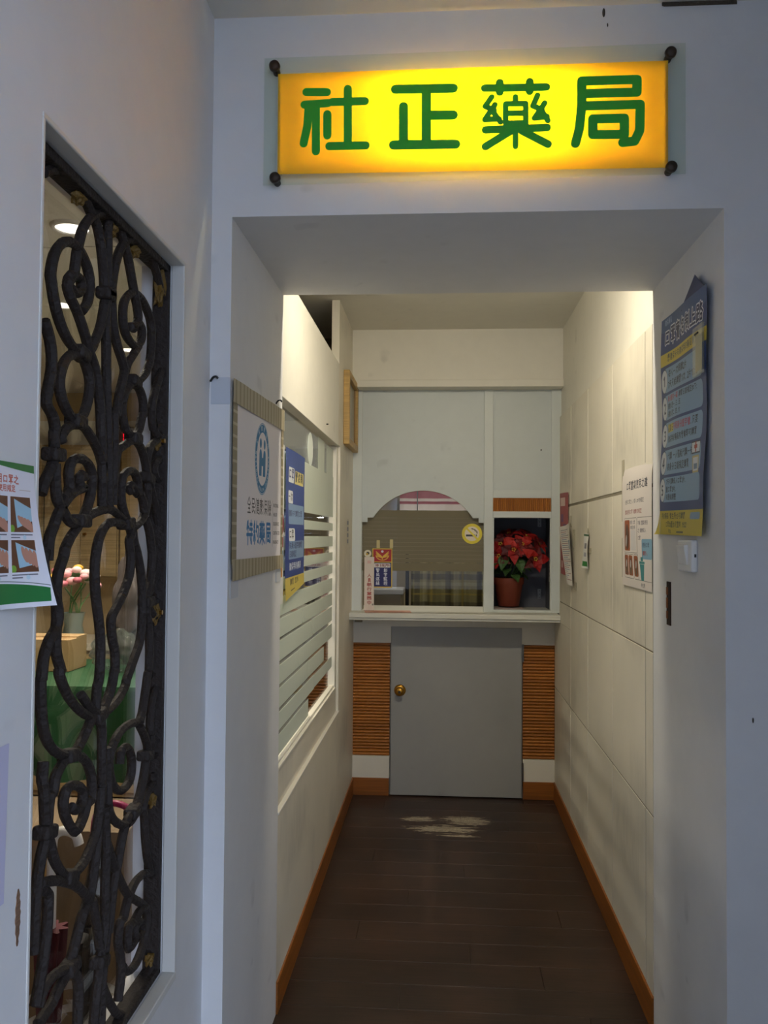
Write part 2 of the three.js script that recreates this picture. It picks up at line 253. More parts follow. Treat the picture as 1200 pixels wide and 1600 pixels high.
// ───────────────────────── materials of the place ─────────────────────────
const paintMap = rep(dataTex(1024, 1024, (u, v) => {
  const a = fbm(u, v, 4, 5) - 0.5, b = fbm(u + 0.3, v, 48, 2) - 0.5; let c = 0.955 + 0.05 * a + 0.015 * b;
  const s = fbm(u, v, 24, 3), q = fbm(u + 0.5, v + 0.2, 6, 2); if (s > 0.76 && q > 0.55) c -= 0.045 * (s - 0.76) / 0.1;
  return [c, c, c * 0.995];
}), 0.5, 0.5);
const dirtMap = rep(dataTex(1024, 1024, (u, v) => {      // hand and shoe smudges on the corridor paint: streaky grey patches
  const st = fbm(u * 1, v * 1, 8, 3), gr = vn(u * 180, v * 26, 256), pa = fbm(u + 0.4, v + 0.1, 5, 4);
  let c = 0.95 + 0.04 * (st - 0.5); const k = Math.max(0, pa - 0.5) * 1.3 * (0.35 + 0.65 * gr); c -= Math.min(0.12, k * 0.3);
  return [c, c * 0.992, c * 0.965];
}), 0.7, 0.7);
const fineBump = rep(dataTex(512, 512, (u, v) => 0.5 + 0.35 * (fbm(u, v, 32, 3) - 0.5) + 0.3 * (fbm(u, v, 5, 2) - 0.5), false), 1.3, 1.3);
const woodMap = dataTex(512, 512, (u, v) => { const g = fbm(u * 1, v, 4, 3), f = vn(u * 8, v * 200, 256), c = 0.8 + 0.16 * (f - 0.5) + 0.16 * (g - 0.5); return [c, c * 0.98, c * 0.95]; });

const M = {
  outPaint: mat(0xe9e9ea, { map: paintMap, roughness: 0.62, bumpMap: fineBump, bumpScale: 0.0012 }),
  arcadeCeil: mat(0xe6e2d8, { map: paintMap, roughness: 0.75, bumpMap: fineBump, bumpScale: 0.0016 }),
  inPaint: mat(0xf0ece0, { map: paintMap, roughness: 0.6 }),
  inDirty: mat(0xf0ebdf, { map: dirtMap, roughness: 0.5 }),
  panel: mat(0xf0ebdf, { map: dirtMap, roughness: 0.5 }),
  groove: mat(0x8a8270, { roughness: 0.9 }),
  board: mat(0xd6dddd, { map: paintMap, roughness: 0.5 }),
  boardTrim: mat(0xdfe5e3, { map: paintMap, roughness: 0.45 }),
  counter: mat(0xe2e0d4, { map: paintMap, roughness: 0.4 }),
  doorPaint: mat(0xa5a4a0, { map: paintMap, roughness: 0.45 }),
  baseboard: mat(0xb26a20, { map: rep(woodMap, 1, 1), roughness: 0.4 }),
  bamboo: [0xa8651c, 0x9c5c18, 0xb26d22].map((c) => mat(c, { roughness: 0.42 })),
  iron: mat(0x261d18, { roughness: 0.72, metalness: 0.0, bumpMap: rep(dataTex(256, 256, (u, v) => fbm(u, v, 12, 3), false), 12, 12), bumpScale: 0.003 }),
  glue: mat(0x6e531d, { roughness: 0.6, bumpMap: rep(fineBump, 9, 9), bumpScale: 0.006 }),
  glass: phys(0xffffff, { transmission: 1, roughness: 0.0, thickness: 0, ior: 1.5 }),
  acrylic: phys(0xf6faf6, { transmission: 1, roughness: 0.02, thickness: 0, ior: 1.45 }),
  film: phys(0xc9d2c2, { transmission: 0.42, roughness: 0.95, thickness: 0 }),
  brass: mat(0xb98a3a, { metalness: 1, roughness: 0.28 }),
  steel: mat(0x8a8a88, { metalness: 1, roughness: 0.35 }),
  bolt: mat(0x4a4038, { metalness: 0.8, roughness: 0.5 }),
  white: mat(0xeeeeec, { roughness: 0.35 }),
  black: mat(0x141416, { roughness: 0.4 }),
  tape: phys(0xbdb49a, { transmission: 0.25, roughness: 0.6, thickness: 0 }),
  asphalt: mat(0x77787a, { roughness: 0.95 }),
  tile: mat(0x74706a, { roughness: 0.6 }),
};

// ───────────────────────── arcade outside ─────────────────────────
struct('floor_arcade', box(-3.4, 3, -0.12, 0, -2.0, 2.2), M.tile, 'grey tiled arcade floor in front of the doorway', 'floor');
struct('ground_street', box(-14, 14, -0.3, -0.14, 2.2, 20), M.asphalt, 'grey asphalt street beyond the arcade', 'ground');
function prismX(pts, x0, x1, holes = []) { // outline in (z, y), extruded along x
  const f = (a) => a.map(([z, y]) => new THREE.Vector2(-z, y)); const s = new THREE.Shape(f(pts)); for (const h of holes) s.holes.push(new THREE.Path(f(h)));
  const g = new THREE.ExtrudeGeometry(s, { depth: x1 - x0, bevelEnabled: false }); g.rotateY(Math.PI / 2); g.translate(x0, 0, 0); return metric(g);
}
const U = [[-0.66, 0], [-0.51, 0], [-0.51, 2.27], [0.652, 2.27], [0.652, 0], [2.4, 0], [2.4, 2.95], [-0.66, 2.95]];
const nich = [[-0.346, 2.395], [0.475, 2.395], [0.475, 2.592], [-0.346, 2.592]];
struct('wall_front', join([prism(U, -2.09, -2.01, [nich]), prism(U, -2.68, -2.09)]), M.outPaint, 'white painted front wall around the doorway, under the lit sign', 'wall');
struct('wall_left', prismX([[0.9, 0], [0.9, 2.95], [-2.01, 2.95], [-2.01, 0]], -0.655, -0.56, [[[-1.145, 0.57], [-1.145, 2.085], [-1.80, 2.085], [-1.80, 0.57]]]), M.outPaint, 'white painted side wall with the iron grille window', 'wall');
struct('trim_1', join([box(-0.588, -0.5585, 0.555, 0.572, -1.806, -1.139, 0.003), box(-0.588, -0.5585, 0.572, 2.085, -1.806, -1.796, 0.003), box(-0.588, -0.5585, 2.083, 2.093, -1.806, -1.139, 0.003), box(-0.588, -0.5585, 0.572, 2.085, -1.148, -1.139, 0.003)]), mat(0xdedcd6, { map: paintMap, roughness: 0.4 }), 'painted wooden bead lining the grille window opening', 'trim');
const ceilA = struct('ceiling_arcade', box(-0.70, 2.4, 2.76, 2.95, -2.01, 1.2), M.arcadeCeil, 'off white plaster arcade ceiling above the sign', 'ceiling');
{ // broken plaster along the joint over the right end of the sign
  const pts = [[0.51, 0], [0.545, 0.022], [0.58, 0.017], [0.61, 0.03], [0.65, 0.02], [0.685, 0.006], [0.68, -0.004], [0.51, -0.004]].map(([x, d]) => [x, d]);
  const g = prism(pts, 0, 0.006); g.rotateX(-Math.PI / 2); g.translate(0, 2.752, -2.006); g.scale(1, 1, 1);
  part(ceilA, 'broken_plaster', g, mat(0x4c4438, { roughness: 1, bumpMap: rep(fineBump, 6, 6), bumpScale: 0.01 }), { label: 'dark crumbling plaster at the ceiling joint' });
}
struct('wall_right_arcade', box(0.88, 1.3, 0, 2.76, -2.01, 0.1), mat(0x8f9299, { roughness: 0.7 }), 'grey pier at the right of the arcade', 'wall');
struct('building_opposite', box(-16, 1.8, -0.14, 13, 9, 12), mat(0x6f6a64, { roughness: 0.9 }), 'row of buildings across the street behind the viewer', 'building');
struct('roof', box(-3.7, 2.6, 2.95, 3.1, -7.2, 1.2), M.asphalt, 'concrete slab above the shop', 'roof');

// ───────────────────────── corridor ─────────────────────────
const floorMap = canvasTex(1024, 2048, (c, w, h) => {     // 1.28 m across, 3.2 m deep of dark vinyl boards
  const id = c.createImageData(w, h);
  for (let j = 0; j < h; j++) for (let i = 0; i < w; i++) {
    const u = i / w, v = j / h, row = Math.floor(v * 21), g = vn(u * 14 + row * 7, v * 700, 256), b = fbm(u, v * 2.5 % 1, 6, 4), k = 0.82 + 0.22 * (g - 0.5) + 0.45 * (b - 0.5), q = (j * w + i) * 4;
    id.data[q] = 70 * k; id.data[q + 1] = 48 * k; id.data[q + 2] = 36 * k; id.data[q + 3] = 255;
  }
  // worn patch where the print has rubbed off: ragged streaks across the corridor
  const X = (x) => (x + 0.55) / 1.28 * w, Z = (z) => (-z - 1.95) / 3.2 * h;
  for (let j = Math.round(Z(-4.22)); j < Z(-4.72); j++) for (let i = Math.round(X(-0.34)); i < X(0.38); i++) {
    const x = i / w * 1.28 - 0.55, z = -(j / h * 3.2 + 1.95);
    const blob = Math.max(1.1 - Math.hypot((x + 0.12) / 0.13, (z + 4.57) / 0.05), 1.15 - Math.hypot((x - 0.14) / 0.15, (z + 4.56) / 0.09), 1.15 - Math.hypot((x - 0.02) / 0.24, (z + 4.42) / 0.085), 0.9 - Math.hypot((x - 0.1) / 0.19, (z + 4.33) / 0.03));
    const n = vn(x * 16 + 40, z * 120 + 700, 256) * 0.7 + vn(x * 60 + 90, z * 260 + 1600, 256) * 0.5;
    if (blob + n * 0.9 > 0.96 && blob > 0) { const q = (j * w + i) * 4, t = 0.85 + 0.3 * (vn(x * 200 + 500, z * 300 + 2000, 256) - 0.5), o = Math.min(1, (blob + n * 0.9 - 0.96) * 7); id.data[q] += (186 * t - id.data[q]) * o; id.data[q + 1] += (172 * t - id.data[q + 1]) * o; id.data[q + 2] += (148 * t - id.data[q + 2]) * o; }
  }
  c.putImageData(id, 0, 0);
});
const floorMat = mat(0xffffff, { map: floorMap, roughness: 0.42 });
const fl = struct('floor', box(-0.6, 0.9, -0.1, -0.006, -5.0, -2.0), mat(0x4a3528, { roughness: 0.8 }), 'dark brown wood grain board floor of the corridor', 'floor');
{
  const depth = 0.1525; let r = 0;
  for (let z = -1.98; z > -4.99; z -= depth, r++) {
    const cut = -0.51 + [0.38, 0.86, 0.62, 0.2, 0.98][r % 5];
    for (const [a, b] of [[-0.512, cut], [cut, 0.654]]) {
      const z1 = Math.max(z - depth, -4.985), g = box(a + 0.0006, b - 0.0006, -0.006, 0, z1 + 0.0006, z - 0.0006, 0.0012);
      const p = g.attributes.position, uv = g.attributes.uv; for (let i = 0; i < p.count; i++) uv.setXY(i, (p.getX(i) + 0.55) / 1.28, 1 - (-p.getZ(i) - 1.95) / 3.2);
      part(fl, 'floor_board', g, floorMat);
    }
  }
}
struct('ceiling_corridor', box(-3.5, 0.82, 2.67, 2.80, -5.05, -2.68), M.inPaint, 'cream corridor ceiling', 'ceiling');
// right wall: plain upper wall, square panels standing proud below
const wr = struct('wall_right', box(0.672, 0.82, 0, 2.67, -5.0, -2.68), M.inPaint, 'cream corridor wall clad in large square panels on the right', 'wall');
part(wr, 'joint_backing', box(0.6538, 0.673, 0, 2.165, -4.76, -2.681), M.groove); part(wr, 'joint_backing', box(0.6538, 0.673, 0, 1.03, -4.964, -4.76), M.groove);
{
  const zs = [-2.683, -2.783, -3.308, -3.855, -4.356, -4.765], rows = [[0.10, 0.645], [0.645, 1.148], [1.148, 1.665], [1.665, 2.172]];
  rows.forEach(([a, b], k) => { for (let i = 0; i + 1 < zs.length; i++) {
    let far = zs[i + 1]; if (i === zs.length - 2 && k < 2) far = -4.965;
    const lo = a + (k === 3 ? 0.006 : 0.0025), hi = b - (k === 2 ? 0.006 : 0.0025);
    if (k === 1 && i === zs.length - 2) { part(wr, 'panel', box(0.652, 0.668, lo, 1.034, far, zs[i] - 0.0045, 0.0015), M.panel); part(wr, 'panel', box(0.652, 0.668, 1.034, hi, -4.765, zs[i] - 0.0045, 0.0015), M.panel); continue; }
    part(wr, 'panel', box(0.652, 0.668, lo, hi, far + 0.0045, zs[i] - 0.0045, 0.0015), M.panel);
  } });
}
struct('baseboard_right', box(0.6455, 0.67, 0, 0.102, -4.965, -2.68, 0.002), M.baseboard, 'orange brown baseboard along the panelled wall', 'baseboard');
struct('baseboard_left', box(-0.53, -0.5035, 0, 0.1, -4.965, -2.68, 0.002), M.baseboard, 'orange brown baseboard under the frosted window', 'baseboard');
// left partition with the frosted window
const wl = struct('wall_left_corridor', join([
  box(-0.56, -0.51, 0, 0.625, -4.97, -2.68), box(-0.56, -0.521, 0.625, 0.745, -4.26, -2.68),
  box(-0.56, -0.51, 0.625, 1.95, -4.97, -4.245), box(-0.548, -0.51, 1.95, 2.67, -4.97, -4.168)]), M.inDirty, 'cream partition on the left of the corridor, open above', 'wall');
part(wl, 'upper_board', box(-0.55, -0.51, 1.945, 2.352, -4.166, -2.681, 0.0015), M.inPaint);
part(wl, 'stile', box(-0.556, -0.521, 0.745, 1.945, -4.2455, -4.185, 0.0015), M.inPaint);
part(wl, 'sill_bead', join([box(-0.55, -0.5165, 0.745, 0.756, -4.19, -2.681, 0.003), box(-0.55, -0.526, 0.756, 0.766, -4.187, -2.681, 0.003)]), M.inPaint);
part(wl, 'lower_bead', box(-0.523, -0.506, 0.618, 0.627, -4.262, -2.681, 0.003), M.inPaint);
const win = struct('window_1', box(-0.541, -0.537, 0.764, 1.95, -4.19, -2.681), M.glass, 'interior window with peeling frosted film strips', 'window');
{
  // frosted film: one broad sheet, then separate strips with clear slots between them
  const strips = [[1.592, 1.79, -2.69, -4.18], [1.525, 1.562, -2.69, -4.18], [1.450, 1.498, -2.69, -4.18], [1.380, 1.420, -2.69, -4.18], [1.317, 1.359, -2.69, -4.18], [1.232, 1.293, -2.69, -4.18],
    [1.160, 1.222, -2.69, -3.28], [1.160, 1.219, -3.29, -4.18], [1.082, 1.150, -2.69, -3.55], [1.085, 1.152, -3.555, -4.18], [1.004, 1.068, -2.69, -3.2], [1.004, 1.07, -3.203, -4.18], [0.926, 0.992, -2.69, -3.42], [0.926, 0.992, -3.425, -3.9], [0.852, 0.912, -2.69, -3.6], [0.856, 0.908, -3.603, -4.18], [0.77, 0.838, -2.69, -3.45]];
  for (const [a, b, z0, z1] of strips) part(win, 'frosted_strip', box(-0.5372, -0.5364, a, b, z1, z0), M.film);
  const disc = new THREE.CylinderGeometry(0.068, 0.068, 0.001, 36).toNonIndexed(); disc.rotateZ(Math.PI / 2); disc.translate(-0.5365, 1.853, -3.44); part(win, 'round_sticker', disc, phys(0xe4ece4, { transmission: 0.25, roughness: 0.9, thickness: 0 }));
  part(win, 'frosted_sheet', box(-0.5372, -0.5364, 1.79, 1.93, -3.86, -3.66), M.film);
  part(win, 'frosted_sheet', box(-0.5372, -0.5364, 1.79, 1.925, -4.16, -3.93), M.film);
}
struct('wall_left_void', box(-3.5, -3.4, 2.3, 2.7, -5.05, -2.6), M.inPaint, 'wall of the unlit space above the partition', 'wall');

// back of the corridor
const wb = struct('wall_back', join([box(-0.52, 0.69, 2.378, 2.67, -4.97, -4.785)]), M.inPaint, 'back wall of the corridor with the service window', 'wall');
part(wb, 'beam', box(-0.512, 0.6715, 2.338, 2.378, -4.95, -4.748, 0.003), M.inPaint, { label: 'cream wooden beam across the corridor' });
part(wb, 'post', box(-0.512, -0.456, 1.075, 2.338, -4.93, -4.85, 0.002), M.boardTrim);
part(wb, 'post', box(0.239, 0.290, 1.075, 2.338, -4.93, -4.846, 0.002), M.boardTrim);
part(wb, 'post', box(0.617, 0.685, 1.075, 2.338, -4.93, -4.85, 0.002), M.boardTrim);
{ // large board with a stepped arch cut out for the glass
  const pts = [[-0.456, 1.58], [-0.424, 1.58], [-0.424, 1.607], [-0.391, 1.607]];
  const cx = -0.107, half = 0.284, rise = 0.155, R = (half * half + rise * rise) / (2 * rise), a0 = Math.asin(half / R);
  for (let i = 1; i < 28; i++) { const a = -a0 + 2 * a0 * i / 28; pts.push([cx + R * Math.sin(a), 1.607 + rise - R + R * Math.cos(a)]); }
  pts.push([0.177, 1.607], [0.210, 1.607], [0.210, 1.58], [0.239, 1.58], [0.239, 2.338], [-0.456, 2.338]);
  part(wb, 'arched_board', prism(pts, -4.875, -4.858, [], 0.001), M.board);
}
part(wb, 'board', box(0.29, 0.617, 1.765, 2.338, -4.875, -4.86), M.board);
part(wb, 'rail', box(0.29, 0.617, 1.722, 1.766, -4.89, -4.854, 0.002), M.boardTrim);
part(wb, 'rail', box(0.29, 0.617, 1.610, 1.646, -4.92, -4.852, 0.002), M.boardTrim);
part(wb, 'frame_strip', join([box(0.29, 0.617, 1.075, 1.090, -4.90, -4.853, 0.002), box(0.611, 0.617, 1.09, 1.61, -4.88, -4.853), box(0.29, 0.296, 1.09, 1.61, -4.88, -4.853)]), M.boardTrim);
part(wb, 'apron', box(-0.512, 0.656, 0.88, 1.036, -5.02, -4.965), M.inDirty);
part(wb, 'plinth_panel', join([box(-0.512, -0.296, 0.1, 0.226, -5.02, -4.965), box(0.472, 0.656, 0.1, 0.226, -5.02, -4.965)]), M.inDirty);
part(wb, 'backing', join([box(-0.512, -0.296, 0.226, 0.88, -5.02, -4.982), box(0.472, 0.656, 0.226, 0.88, -5.02, -4.982), box(-0.512, -0.456, 1.075, 2.34, -4.97, -4.93)]), M.bamboo[1]);
struct('baseboard_back', join([box(-0.512, -0.297, 0, 0.1, -5.0, -4.958, 0.002), box(0.473, 0.652, 0, 0.1, -5.0, -4.958, 0.002)]), M.baseboard, 'orange brown baseboard beside the low grey door', 'baseboard');
// niche box for the plant
part(wb, 'niche', join([box(0.29, 0.69, 1.06, 1.075, -5.25, -4.93), box(0.28, 0.29, 1.06, 1.64, -5.25, -4.93), box(0.634, 0.644, 1.06, 1.64, -5.25, -4.93), box(0.28, 0.69, 1.62, 1.64, -5.25, -4.93), box(0.28, 0.69, 1.06, 1.64, -5.26, -5.25)]), mat(0x5c5e68, { roughness: 0.6 }), { label: 'grey painted niche beside the window' });
for (const y of [1.155, 1.595]) { const hn = part(wb, 'hinge', box(0.585, 0.607, y - 0.03, y + 0.03, -5.25, -5.245, 0.001), M.steel); for (const d of [-0.02, 0, 0.02]) part(hn, 'screw', cyl(0.596, y + d, -5.2445, 0.003, 0.002, 'z', 8), M.black); }
// service window glass
const win2 = struct('window_2', box(-0.456, 0.239, 1.200, 1.78, -4.90, -4.896), M.glass, 'service window glass with a brown striped film', 'window');
{
  const f2 = phys(0x8d846b, { transmission: 0.3, roughness: 0.9, thickness: 0 });
  const ys = [1.651, 1.606, 1.583, 1.560, 1.537, 1.514, 1.490, 1.466, 1.443, 1.420, 1.397, 1.374, 1.350, 1.301];
  for (let i = 0; i + 1 < ys.length; i++) part(win2, 'film_strip', box(-0.456, 0.239, ys[i + 1] + 0.0012, ys[i] - 0.0012, -4.8955, -4.895), f2);
}

// low door under the counter
const door = struct('door_1', box(-0.2885, 0.4645, 0.008, 0.976, -4.985, -4.957, 0.0015), M.doorPaint, 'low grey door under the service counter', 'door');
part(door, 'door_gap', box(-0.297, 0.473, 0, 0.984, -5.02, -4.995), M.doorPaint);
{
  const k = part(door, 'door_knob', (() => { const g = new THREE.LatheGeometry([[0, 0.058], [0.008, 0.058], [0.020, 0.054], [0.026, 0.045], [0.024, 0.034], [0.014, 0.026], [0.011, 0.014], [0.013, 0.010]].map((p) => new THREE.Vector2(...p)), 28).toNonIndexed(); g.rotateX(Math.PI / 2); g.translate(-0.236, 0.608, -4.957); return g; })(), M.brass, { label: 'round brass door knob' });
  part(k, 'rose', (() => { const g = new THREE.LatheGeometry([[0.012, 0.012], [0.026, 0.010], [0.033, 0.004], [0.034, 0]].map((p) => new THREE.Vector2(...p)), 28).toNonIndexed(); g.rotateX(Math.PI / 2); g.translate(-0.236, 0.608, -4.957); return g; })(), M.brass);
  part(k, 'key_cylinder', cyl(-0.236, 0.608, -4.897, 0.008, 0.006, 'z', 16), M.bolt);
  for (const y of [0.835, 0.158]) part(door, 'hinge', join([box(0.464, 0.476, y - 0.05, y + 0.05, -4.958, -4.953, 0.001), cyl(0.4685, y, -4.952, 0.0045, 0.1, 'y', 10)]), M.steel);
}

// bamboo cladding: each split cane is a piece
{
  const slat = (w) => { const s = new THREE.Shape(); s.absarc(0, 0, 0.0079, -Math.PI / 2, Math.PI / 2); s.lineTo(-0.004, 0.0079); s.lineTo(-0.004, -0.0079); const g = new THREE.ExtrudeGeometry(s, { depth: w, bevelEnabled: false, curveSegments: 6 }); return g.toNonIndexed(); };
  for (const [x0, x1, label] of [[-0.511, -0.297, 'brown bamboo slat panel left of the low grey door'], [0.473, 0.651, 'brown bamboo slat panel right of the low grey door']]) {
    const t = thing('bamboo_screen', label, 'bamboo screen', [x0, 0.226, -4.978]), g = slat(x1 - x0); g.rotateY(-Math.PI / 2); g.translate(x1 - x0, 0, 0); g.rotateX(0);
    const n = 36, p = 0.654 / n;
    for (let i = 0; i < n; i++) piece(t, 'bamboo_slat', g, M.bamboo[Math.floor(rnd() * 3)], [0, p * (i + 0.5), 0]);
  }
  const t = thing('bamboo_valance', 'strip of upright bamboo canes above the plant niche', 'bamboo trim', [0.29, 1.644, -4.862]);
  const g = new THREE.CylinderGeometry(0.0052, 0.0052, 0.078, 10).toNonIndexed();
  for (let i = 0; i < 30; i++) piece(t, 'bamboo_cane', g, M.bamboo[Math.floor(rnd() * 3)], [0.0054 + i * 0.0109, 0.039, 0]);
  part(t, 'backing', box(0.29, 0.617, 1.644, 1.724, -4.88, -4.866), M.bamboo[1]);
}
// counter
{
  const t = thing('service_counter', 'white wooden service counter shelf above the low grey door', 'counter', [0.07, 1.036, -4.9]);
  part(t, 'counter_top', box(-0.511, 0.6515, 1.047, 1.075, -5.25, -4.715, 0.004), M.counter);
  part(t, 'counter_edge', box(-0.511, 0.6515, 1.034, 1.050, -4.95, -4.725, 0.003), M.counter);
}

// ───────────────────────── corridor lamp: a batten on the inner face of the lintel ─────────────────────────
{
  const t = thing('corridor_batten_lamp', 'white fluorescent batten lamp on the inner side above the doorway', 'ceiling lamp', [0.07, 2.55, -2.68]);
  part(t, 'housing', box(-0.21, 0.35, 2.568, 2.62, -2.748, -2.681, 0.004), M.white);
  part(t, 'diffuser', box(-0.19, 0.33, 2.556, 2.568, -2.742, -2.688, 0.004), mat(0xfff4e0, { emissive: 0xffeccc, emissiveIntensity: 2 }));
  for (const x of [-0.22, 0.34]) part(t, 'end_cap', box(x, x + 0.02, 2.552, 2.622, -2.75, -2.681, 0.003), M.white);
  const ra = new THREE.RectAreaLight(new THREE.Color(1.0, 0.90, 0.71), LAMP, 0.5, 0.05); ra.position.set(0, 2.552 - 2.55, -0.037); ra.rotation.x = -Math.PI / 2 + 0.5; t.add(ra);
}

// ───────────────────────── the lit sign ─────────────────────────
{
  const zP = -1.985;
  const t = thing('pharmacy_sign', 'backlit yellow shop sign with four green characters on a clear acrylic plate', 'sign', [0.063, 2.335, -2.01]);
  part(t, 'acrylic_plate', prism([[-0.429, 2.334], [0.557, 2.341], [0.558, 2.648], [-0.429, 2.642]], zP, zP + 0.004, [], 0.0008), M.acrylic, { label: 'clear acrylic plate' });
  const film = phys(new THREE.Color().setRGB(1, 0.72, 0.0), { transmission: 0.6, roughness: 0.9, thickness: 0 });
  part(t, 'yellow_film', prism([[-0.396, 2.362], [0.5185, 2.358], [0.519, 2.610], [-0.397, 2.605]], zP - 0.002, zP - 0.0015), film, { label: 'yellow translucent film' });
  const C = {
    a: [[-.3279,2.559,-.2785,2.5576],[-.3323,2.5285,-.2754,2.5308],[-.3218,2.5244,-.3251,2.4758,-.3333,2.435],[-.3048,2.5278,-.3037,2.4153],[-.2771,2.5041,-.2766,2.4527],[-.2651,2.5333,-.1877,2.5331],[-.2285,2.5638,-.2273,2.4287],[-.2716,2.4269,-.1849,2.4267]],
    b: [[-.1147,2.5596,.0215,2.5585],[-.0418,2.5585,-.041,2.4261],[-.0414,2.4951,.0218,2.4943],[-.0956,2.5173,-.095,2.4274],[-.1184,2.4261,.0277,2.4245]],
    c: [[.0956,2.5564,.239,2.5551],[.1306,2.5686,.1307,2.546],[.2005,2.5685,.2005,2.5459],[.1675,2.5337,.1676,2.5205],[.1446,2.5174,.1914,2.5171,.1916,2.4692],[.1446,2.5174,.1447,2.4704],[.1447,2.4948,.1915,2.4945],[.1447,2.4714,.1916,2.4711],[.1123,2.5352,.0967,2.5131,.1179,2.5031],[.1197,2.5162,.0959,2.4811,.1291,2.4821],[.118,2.4956,.1328,2.4745],[.2189,2.536,.2079,2.511,.229,2.502],[.2354,2.5168,.2117,2.4818,.2409,2.4848],[.2299,2.4963,.2428,2.4754],[.0978,2.4566,.241,2.4586],[.1677,2.4698,.1679,2.4155],[.1549,2.4514,.098,2.4171],[.1824,2.4526,.2429,2.4193]],
    d: [[.321,2.5668,.4479,2.5669,.4478,2.5371],[.3211,2.5369,.4478,2.5371],[.321,2.5668,.3211,2.5107,.3157,2.4548,.3066,2.4196],[.3302,2.5077,.455,2.508,.454,2.4467,.4423,2.4219,.4153,2.4189],[.3465,2.4764,.4189,2.4764],[.3465,2.4764,.3466,2.4392],[.4189,2.4764,.4189,2.4374],[.3466,2.4392,.4189,2.4383]],
  };
  let nth = 0; const stroke = (s, r) => { const out = []; for (let i = 0; i + 3 < s.length; i += 2) {
    const [x0, y0, x1, y1] = s.slice(i, i + 4), a = Math.atan2(y1 - y0, x1 - x0), pts = [];
    for (let k = 0; k <= 8; k++) { const q = a + Math.PI / 2 + Math.PI * k / 8; pts.push([x0 + r * Math.cos(q), y0 + r * Math.sin(q)]); }
    for (let k = 0; k <= 8; k++) { const q = a - Math.PI / 2 + Math.PI * k / 8; pts.push([x1 + r * Math.cos(q), y1 + r * Math.sin(q)]); }
    nth++; out.push(prism(pts, zP - 0.0013, zP - 0.0007 + 0.00001 * (nth % 40))); } return out; };
  const green = mat(new THREE.Color().setRGB(0.0, 0.55, 0.02), { roughness: 0.5 });
  for (const [k, r] of [['a', 0.0098], ['b', 0.0112], ['c', 0.0092], ['d', 0.0108]]) part(t, 'character', join(C[k].flatMap((s) => stroke(s, k === 'c' && s[1] < 2.54 && s[1] > 2.46 ? 0.0066 : r))), green, { label: 'green rounded character' });
  for (const [x, y] of [[-0.404, 2.620], [0.523, 2.624], [0.524, 2.356], [-0.400, 2.350]]) {
    const s = part(t, 'standoff', join([cyl(x, y, -1.994, 0.0085, 0.036, 'z', 16)]), M.bolt);
    part(s, 'cap', (() => { const g = new THREE.LatheGeometry([[0, 0.012], [0.008, 0.0115], [0.0125, 0.008], [0.0135, 0], [0, 0]].map((p) => new THREE.Vector2(...p)), 20).toNonIndexed(); g.rotateX(Math.PI / 2); g.translate(x, y, -1.981); return g; })(), M.bolt);
  }
  for (const x of [-0.398, 0.511]) part(t, 'spacer', box(x, x + 0.008, 2.368, 2.600, -2.0095, -1.9875), M.white);
  for (const y of [2.372, 2.5925]) part(t, 'spacer', box(-0.39, 0.511, y, y + 0.006, -2.0095, -1.9985), M.white);
  part(t, 'lamp_tube', join([cyl(0.08, 2.515, -2.045, 0.013, 0.46, 'x', 16)]), mat(0xffffff, { emissive: 0xfff4dc, emissiveIntensity: 3 }));
  for (const dx of [-0.36, 0.36]) part(t, 'lamp_holder', box(0.08 + dx * 0.65 - 0.012, 0.08 + dx * 0.65 + 0.012, 2.50, 2.53, -2.085, -2.03, 0.003), M.white);
  for (const x of [-0.17, -0.04, 0.08, 0.20, 0.33]) { const l = new THREE.PointLight(new THREE.Color(1, 0.86, 0.5), SIGN, 0, 2); l.position.set(x * 0.7 + 0.024 - 0.063, 2.515 - 2.335, -0.035); l.castShadow = true; l.shadow.radius = 0.6; t.add(l); }
}

